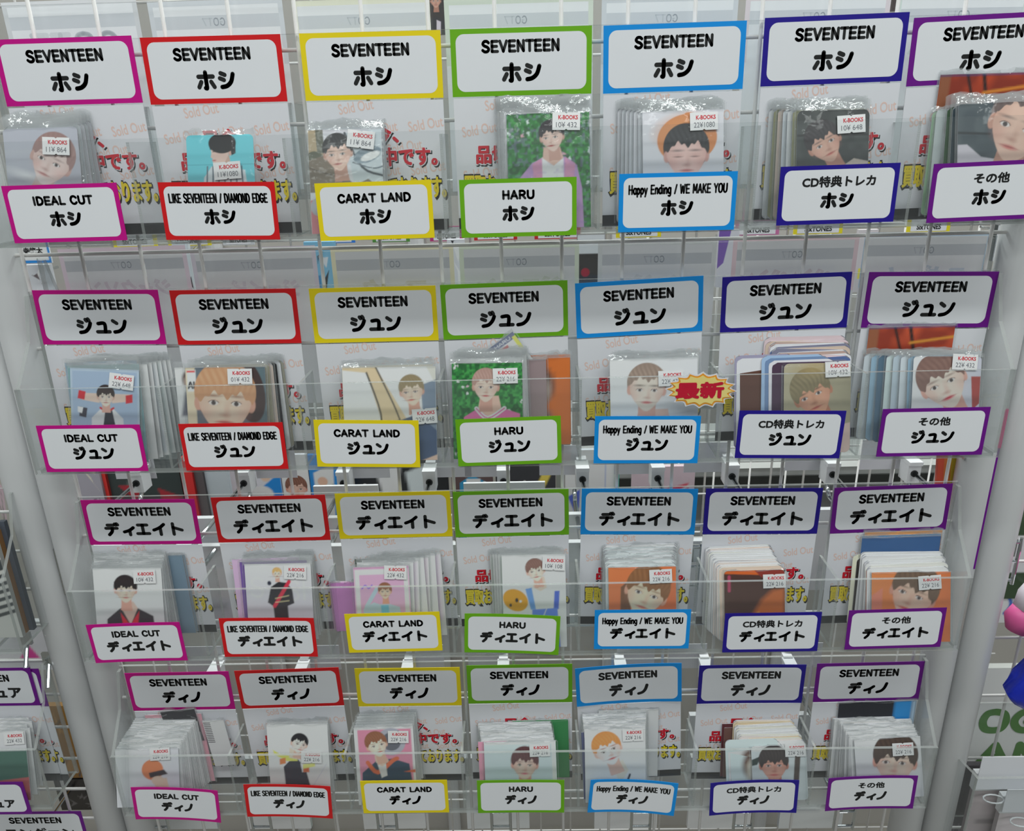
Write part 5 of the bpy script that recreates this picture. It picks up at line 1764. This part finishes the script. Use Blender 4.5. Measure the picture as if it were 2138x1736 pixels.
poster('hanging_packet', 'white packet with a violet corner between the blue and navy signs', 'packet', 1498, 480, 1540, 600, 260, (206, 206, 214), lambda P, h: P.poly([(0, 0), (.6, 0), (.3, .5 * h), (0, .6 * h)], (120, 90, 170)), 0)
poster('hanging_packet', 'white packet with a yellow square between the navy and purple signs', 'packet', 1786, 480, 1826, 610, 260, (206, 200, 204), lambda P, h: (P.poly([(.2, .55 * h), (.8, .55 * h), (.8, .72 * h), (.2, .72 * h)], (236, 216, 70)), P.el(.5, .63 * h, .1, .1, (60, 50, 30))), 0)
poster('picture_card', 'dark grey picture at the right end of the gap under the top tray', 'picture', 2078, 470, 2128, 545, 260, (60, 66, 68), lambda P, h: P.poly([(0, 0), (.3, 0), (.2, h), (0, h)], (206, 208, 212)), 0)
poster('hanging_packet', 'dusky packet with red and green print beside the right posts', 'packet', 2072, 555, 2120, 680, 262, (150, 136, 138), shapes_fn(9, [(130, 40, 40), (96, 96, 50), (176, 170, 170)]), 0)
poster('picture_card', 'portrait of a person in a black suit, left above the green sign, top tray', 'picture', 893, -30, 928, 72, 200, (44, 36, 36), lambda P, h: (P.face(.5, h * .3, .3, 0, (30, 24, 24), (196, 150, 130)), P.poly([(0, h), (.1, .62 * h), (.5, .55 * h), (1, .65 * h), (1, h)], (36, 34, 42)), P.poly([(.5, .62 * h), (.75, .66 * h), (.7, h), (.45, h)], (206, 196, 206))), 0, att=312)
poster('picture_card', 'dark maroon picture above the navy sign, top tray', 'picture', 1866, -40, 1886, 22, 200, (56, 36, 38), None, 0, att=312)

# purple card edge between the right posts
a, c = un(2090, 858, 2), un(2035, 1186, 2)
t = thing('card_edge', 'thin purple card edge wedged between the two right posts', 'card', ((a[0] + c[0]) / 2, 0, c[2]), (0, 0, 0))
b = MB(); b.box(-1.6, 0, 0, 1.6, 6, a[2] - c[2]); b.build('card_sheet', MATS['border_purple'], t)
b = MB(); b.box(-1.7, -.4, a[2] - c[2] - 30, 1.7, 6, a[2] - c[2] + 2); b.build('pink_end', mat('border_pink', (226, 30, 130)), t)

# ------------------------------------------------------------------ neighbouring rack at the left
p = un(110, 1691, YF)
acrylic_box(p[0] - 400, p[0], 'clear acrylic tray of the neighbouring rack at the lower left', p[2], 1.0, YF, 0, xdiv=[p[0] - 101])
p2 = un(46, 1366, YF)
acrylic_box(p2[0] - 400, p2[0], 'clear acrylic tray of the neighbouring rack, upper of the two at the left edge', p2[2], 1.0, YF, 0)


def left_sign(q_tr, q_br, top, bottom, label, Y=0.0, txt='', w=HW, h=HH, kw=40, cat='sign', front=False, yoff=-2.2):
    A, B = un(*q_tr, Y), un(*q_br, Y)
    t = thing('header_sign' if not front else 'shelf_label', label, cat, ((A[0] + B[0]) / 2 - w / 2, Y + yoff, (A[2] + B[2]) / 2), (0, 0, 0))
    if not front:
        b = MB(); b.box(-45.6, -.1, -100, 45.6, .4, -10); s = b.build('backing_sheet', M_PAPER, t)
        put('watermark', WM[0], s, (0, -.14, -h / 2)); put('red_slogan', WM[1], s, (0, -.16, -h / 2)); put('yellow_slogan', WM[2], s, (0, -.16, -h / 2))
        put('black_band', ME_BAND, s, (0, 0, -h / 2))
    a = MB(); grid_panel(a, -w / 2, -h / 2, w / 2, h / 2, -.45, -.05, 2); bc = a.build('border_card', MATS['border_purple'], t)
    c = MB(); face_panel(c, -w / 2 + 3.2, -h / 2 + 2.8, w / 2 - 3.2, h / 2 - 2.8, 5, -.5); c.build('white_field', M_FACE, bc)
    l = MB()
    if front:
        font_text(l, top, TOPW[6], 6.4, 0, 8.2, y=-.56, offset=.02, ref=top)
    else:
        stroke_text(top, 50, 8.0, 1.7, -.5, 9.6, -.56, l)
    font_text(l, bottom, kw, 11 if not front else 9, 1, -6, y=-.56, offset=.045, ref=bottom)
    l.build('lettering', M_BLACK, bc)
    return t


left_sign((72, 1392), (82, 1468), 'SEVENTEEN', 'ジョシュア', 'purple-bordered header sign cut by the left edge, lower neighbouring tray', kw=62)
t = left_sign((88, 1396), (98, 1472), 'SEVENTEEN', 'ジョシュア', 'second purple-bordered sign tucked behind the first at the left edge', yoff=-1.0, kw=62)
left_sign((52, 1636), (64, 1696), 'その他', 'ジョシュア', 'small purple-bordered label on the neighbouring tray at the left edge', YF - .6, kw=48, w=FW, h=FH, front=True, cat='label', yoff=-.1)
left_sign((176, 1691), (186, 1756), 'SEVENTEEN', 'スングァン', 'purple-bordered header sign at the bottom left corner', kw=66)


def a_left(P):
    P.grad((190, 186, 200), 0, 0, 0, 1)
    P.poly([(.5, .3), (1, .3), (1, .8), (.5, .8)], (60, 96, 84))
    P.poly([(.5, .75), (1, .7), (1, 1.3), (.5, 1.3)], (170, 90, 90))
    P.poly([(.0, .9), (.3, .7), (.6, .9), (.6, 1.4), (0, 1.4)], (176, 176, 190))
    P.face(.3, .5, .2, 0, (40, 36, 40), (216, 176, 166))


card_thing('photo card with green and red background in the neighbouring tray, left edge', (-90, 1530), (52, 1526), p[2], -17, -34, make_art(a_left, 3), None, 0, 1.5, (31, 1541, -2), '22¥ 432', None, row=3)
for i in range(4):
    card_thing('pale card stacked behind the green and red one, left edge', (-88 + 4 * i, 1502 + 7 * i), (60 - 2 * i + (8 if i % 2 else 0), 1500 + 7 * i), p[2], -6 - 2.6 * i, -12 - 5 * i, None, plain(3, (206, 206, 210)), 0, 1, None, '', 'cards in the neighbouring tray', row=3)


def stripe_art(P, h):
    for k in range(14):
        P.poly([(0, k * .22), (1, k * .22 - .3), (1, k * .22 - .19), (0, k * .22 + .11)], (60, 64, 66))


poster('standing_pouch', 'pouch with slanting grey and dark stripes at the left edge', 'pouch', -60, 1080, 18, 1372, -22, (176, 176, 172), stripe_art, 2, 4, att=0, zb0=p2[2] + 3)
poster('standing_pouch', 'tan-edged pouch right of the striped one at the left edge', 'pouch', 14, 1110, 30, 1356, -16, (150, 110, 70), None, 2, 4, att=0, zb0=p2[2] + 3)
poster('standing_pouch', 'charcoal pouch right of the tan one at the left edge', 'pouch', 28, 1090, 40, 1320, -12, (70, 76, 86), None, 2, 4, att=0, zb0=p2[2] + 3)
poster('picture_card', 'orange-brown picture behind the mesh left of the left posts, lower', 'picture', 100, 1475, 175, 1625, 60, (150, 110, 50), shapes_fn(12, [(110, 80, 40), (176, 130, 60), (90, 80, 80)]), 3, att=12)
poster('picture_card', 'dark brown picture under the orange-brown one, left of the posts', 'picture', 120, 1628, 196, 1692, 60, (50, 46, 42), shapes_fn(13, [(36, 34, 32), (96, 92, 90)]), 3, att=12)
poster('hanging_packet', 'grey packet behind the mesh high at the left edge', 'packet', -60, 940, 30, 1240, 80, (150, 146, 138), shapes_fn(14, [(176, 150, 160), (120, 116, 110)]), 2, att=12)
poster('paper_sheet', 'white sheet with a pink triangle behind the mesh, left of the posts', 'paper', -40, 1300, 110, 1400, 60, (206, 208, 210), lambda P, h: P.poly([(.5, .75 * h), (.66, .45 * h), (.8, .8 * h)], (206, 60, 130)), 3, att=12)
for (px, py, wd) in ((52, 1350, 'above the purple sign'), (98, 1392, 'beside the outer left post')):
    q = un(px, py, 0)
    t = thing('mesh_hook', 'small chrome mesh hook %s at the left edge' % wd, 'hook', (q[0], 3, q[2]))
    b = MB(); b.tube((0, 0, 0), (4, -14, -14), 1.8, 8); b.build('prong', M_CHROME, t)
    b = MB(); b.box(-4, -1, 0, 5, 1.5, 12); b.build('clip', M_CHROME, t)

# ------------------------------------------------------------------ neighbouring rack at the right
def green_sign(P, h):
    P.poly([(0, 0), (1, 0), (1, h), (0, h)], (196, 198, 194))


t = poster('lettered_board', 'white board with green letters behind the mesh, right of the right posts', 'board', 2015, 1395, 2290, 1600, 110, (190, 192, 188), None, 3, 8, att=42)
b = MB(); stroke_text('OGO', 96, 34, 8.5, -5, 62, -.4, b, step=.006); stroke_text('AMA', 110, 34, 8.5, 8, 18, -.4, b, step=.006)
b.build('green_lettering', mat('green_letter', (70, 130, 40)), t)
poster('picture_card', 'dark green card behind the mesh near the right edge', 'picture', 2098, 1060, 2190, 1250, 110, (50, 66, 46), lambda P, h: P.poly([(0, .3 * h), (1, .3 * h), (1, .62 * h), (0, .62 * h)], (196, 186, 194)), 3, att=42)
poster('picture_card', 'white and blue card above the blue toy, right edge', 'picture', 2085, 1200, 2180, 1300, 112, (206, 210, 216), lambda P, h: P.line([(.1, .3 * h), (.3, .6 * h), (.2, .8 * h)], .08, (60, 90, 160)), 3, att=42)


def blob_mesh(name, rings, m, par, n=18, seed=0, amp=.06):
    """soft inflated body from (x, y, z, rx, ry) rings"""
    q = np.random.default_rng(seed)
    b = MB()
    ph = q.random((len(rings), 3)) * 6.28
    for j, (x, y, z, rx, ry) in enumerate(rings):
        for i in range(n):
            a = 2 * math.pi * i / n
            k = 1 + amp * math.sin(3 * a + ph[j][0]) + amp * .7 * math.sin(5 * a + ph[j][1])
            b.v.append((x + rx * k * math.cos(a), y + ry * k * math.sin(a), z))
    for j in range(len(rings) - 1):
        for i in range(n):
            k = (i + 1) % n
            b.f.append((j * n + i, j * n + k, (j + 1) * n + k, (j + 1) * n + i)); b.mi.append(0)
    b.f.append(tuple(reversed(range(n)))); b.mi.append(0)
    b.f.append(tuple((len(rings) - 1) * n + i for i in range(n))); b.mi.append(0)
    return b.build(name, m, par, smooth=True)


q = un(2112, 1475, -10)
t = thing('blue_foil_toy', 'crumpled glossy blue toy hanging at the right edge', 'toy', (q[0] + 12, -12, q[2]), (0, math.radians(8), 0))
Mb = mat('blue_foil', (24, 46, 190), .22, noise=.25, bump=.8, scale=70)
blob_mesh('body', [(0, 0, 0, 6, 5), (-2, 0, 6, 15, 10), (-5, 0, 16, 22, 13), (-1, 0, 30, 19, 12), (2, 0, 50, 17, 12), (4, 0, 72, 18, 12), (6, 0, 94, 14, 10), (7, 0, 112, 5, 4)], Mb, t, 24, 3, .13)
b = MB(); b.box(-12, -14, 46, 0, -12, 52); b.box(-6, -15, 78, 4, -12.5, 84); b.build('white_patches', M_WHITE, t)
b = MB(); b.tube((7, 0, 110), (7, 12, 150), 1.0, 8); b.build('loop', M_WHITE, t)
q = un(2105, 1318, 6)
t = thing('striped_tube_toy', 'pink and white banded soft tube hanging above the blue toy, right edge', 'toy', (q[0] + 6, 6, q[2]), (0, math.radians(20), 0))
segs = [(0, 22, (222, 96, 156)), (22, 46, (222, 214, 222)), (46, 66, (226, 110, 170)), (66, 90, (222, 214, 222)), (90, 112, (226, 110, 170))]
for i, (z0, z1, cc) in enumerate(segs):
    r0 = 14 if i else 9
    blob_mesh('band', [(0, 0, z0, r0, r0 * .8), (0, 0, (z0 + z1) / 2, 15.5, 12), (0, 0, z1, 14, 11)], mat('band_%d_%d_%d' % cc, cc, .45), t, 18, i, .03)
b = MB(); b.tube((0, 0, 112), (0, 6, 150), 1.0, 8); b.build('loop', M_WHITE, t)
q = un(2133, 1480, -8)
t = thing('pink_pompom', 'magenta soft toy tip at the right edge beside the blue toy', 'toy', (q[0] + 7, -8, q[2]))
blob_mesh('body', [(0, 0, 0, 4, 4), (0, 0, 8, 9, 7), (0, 0, 22, 9, 7), (0, 0, 34, 5, 5)], mat('magenta_plush', (226, 40, 130), .7), t, 16, 5, .06)
b = MB(); b.tube((0, 0, 33), (0, 4, 60), .8, 8); b.build('loop', M_WHITE, t)
# clear box with white cards, lower right
a = un(2042, 1620, -30)
t = acrylic_box(a[0], a[0] + 240, 'clear acrylic bin of the neighbouring rack at the lower right', a[2] - 120, 36.0, -30, 0, hf=116, hb=140)
for i, (x0, y0, w, h, wd) in enumerate(((2052, 1582, 120, 66, 'upper'), (2104, 1650, 110, 46, 'lower'))):
    pa, pc = un(x0, y0, -6 - 12 * i), un(x0 + w, y0 + h, -6 - 12 * i)
    t = thing('blank_card', 'blank white card clipped in the bin at the lower right corner, %s one' % wd, 'card', ((pa[0] + pc[0]) / 2, -6 - 12 * i, pc[2]))
    W_, H_ = pc[0] - pa[0], pa[2] - pc[2]
    b = MB(); b.box(-W_ / 2, 0, 0, W_ / 2, .6, H_); b.build('sheet', M_PAPER, t)
    b = MB()
    for k in range(12):
        a0, a1 = 2 * math.pi * k / 12, 2 * math.pi * (k + 1) / 12
        b.tube((-W_ / 2 + 14 + 9 * math.cos(a0), -6 + 5 * math.sin(a0), -5), (-W_ / 2 + 14 + 9 * math.cos(a1), -6 + 5 * math.sin(a1), -5), .7, 6)
    b.build('ring', M_WHITE, t)
    pack((pa[0] + pc[0]) / 2 + 2, 1 - 12 * i, pc[2] + 6, W_ * .94, 110, [(150, 140, 142), (176, 166, 168)][i], '%s packet under the %s blank card at the lower right corner' % (['brownish', 'pale mauve'][i], wd), 'bin packets', 3)
poster('picture_card', 'dark patterned card behind the bin at the lower right', 'picture', 1985, 1600, 2060, 1760, 60, (56, 52, 56), shapes_fn(21, [(90, 84, 90), (40, 36, 40), (110, 96, 110)]), 3, att=42)
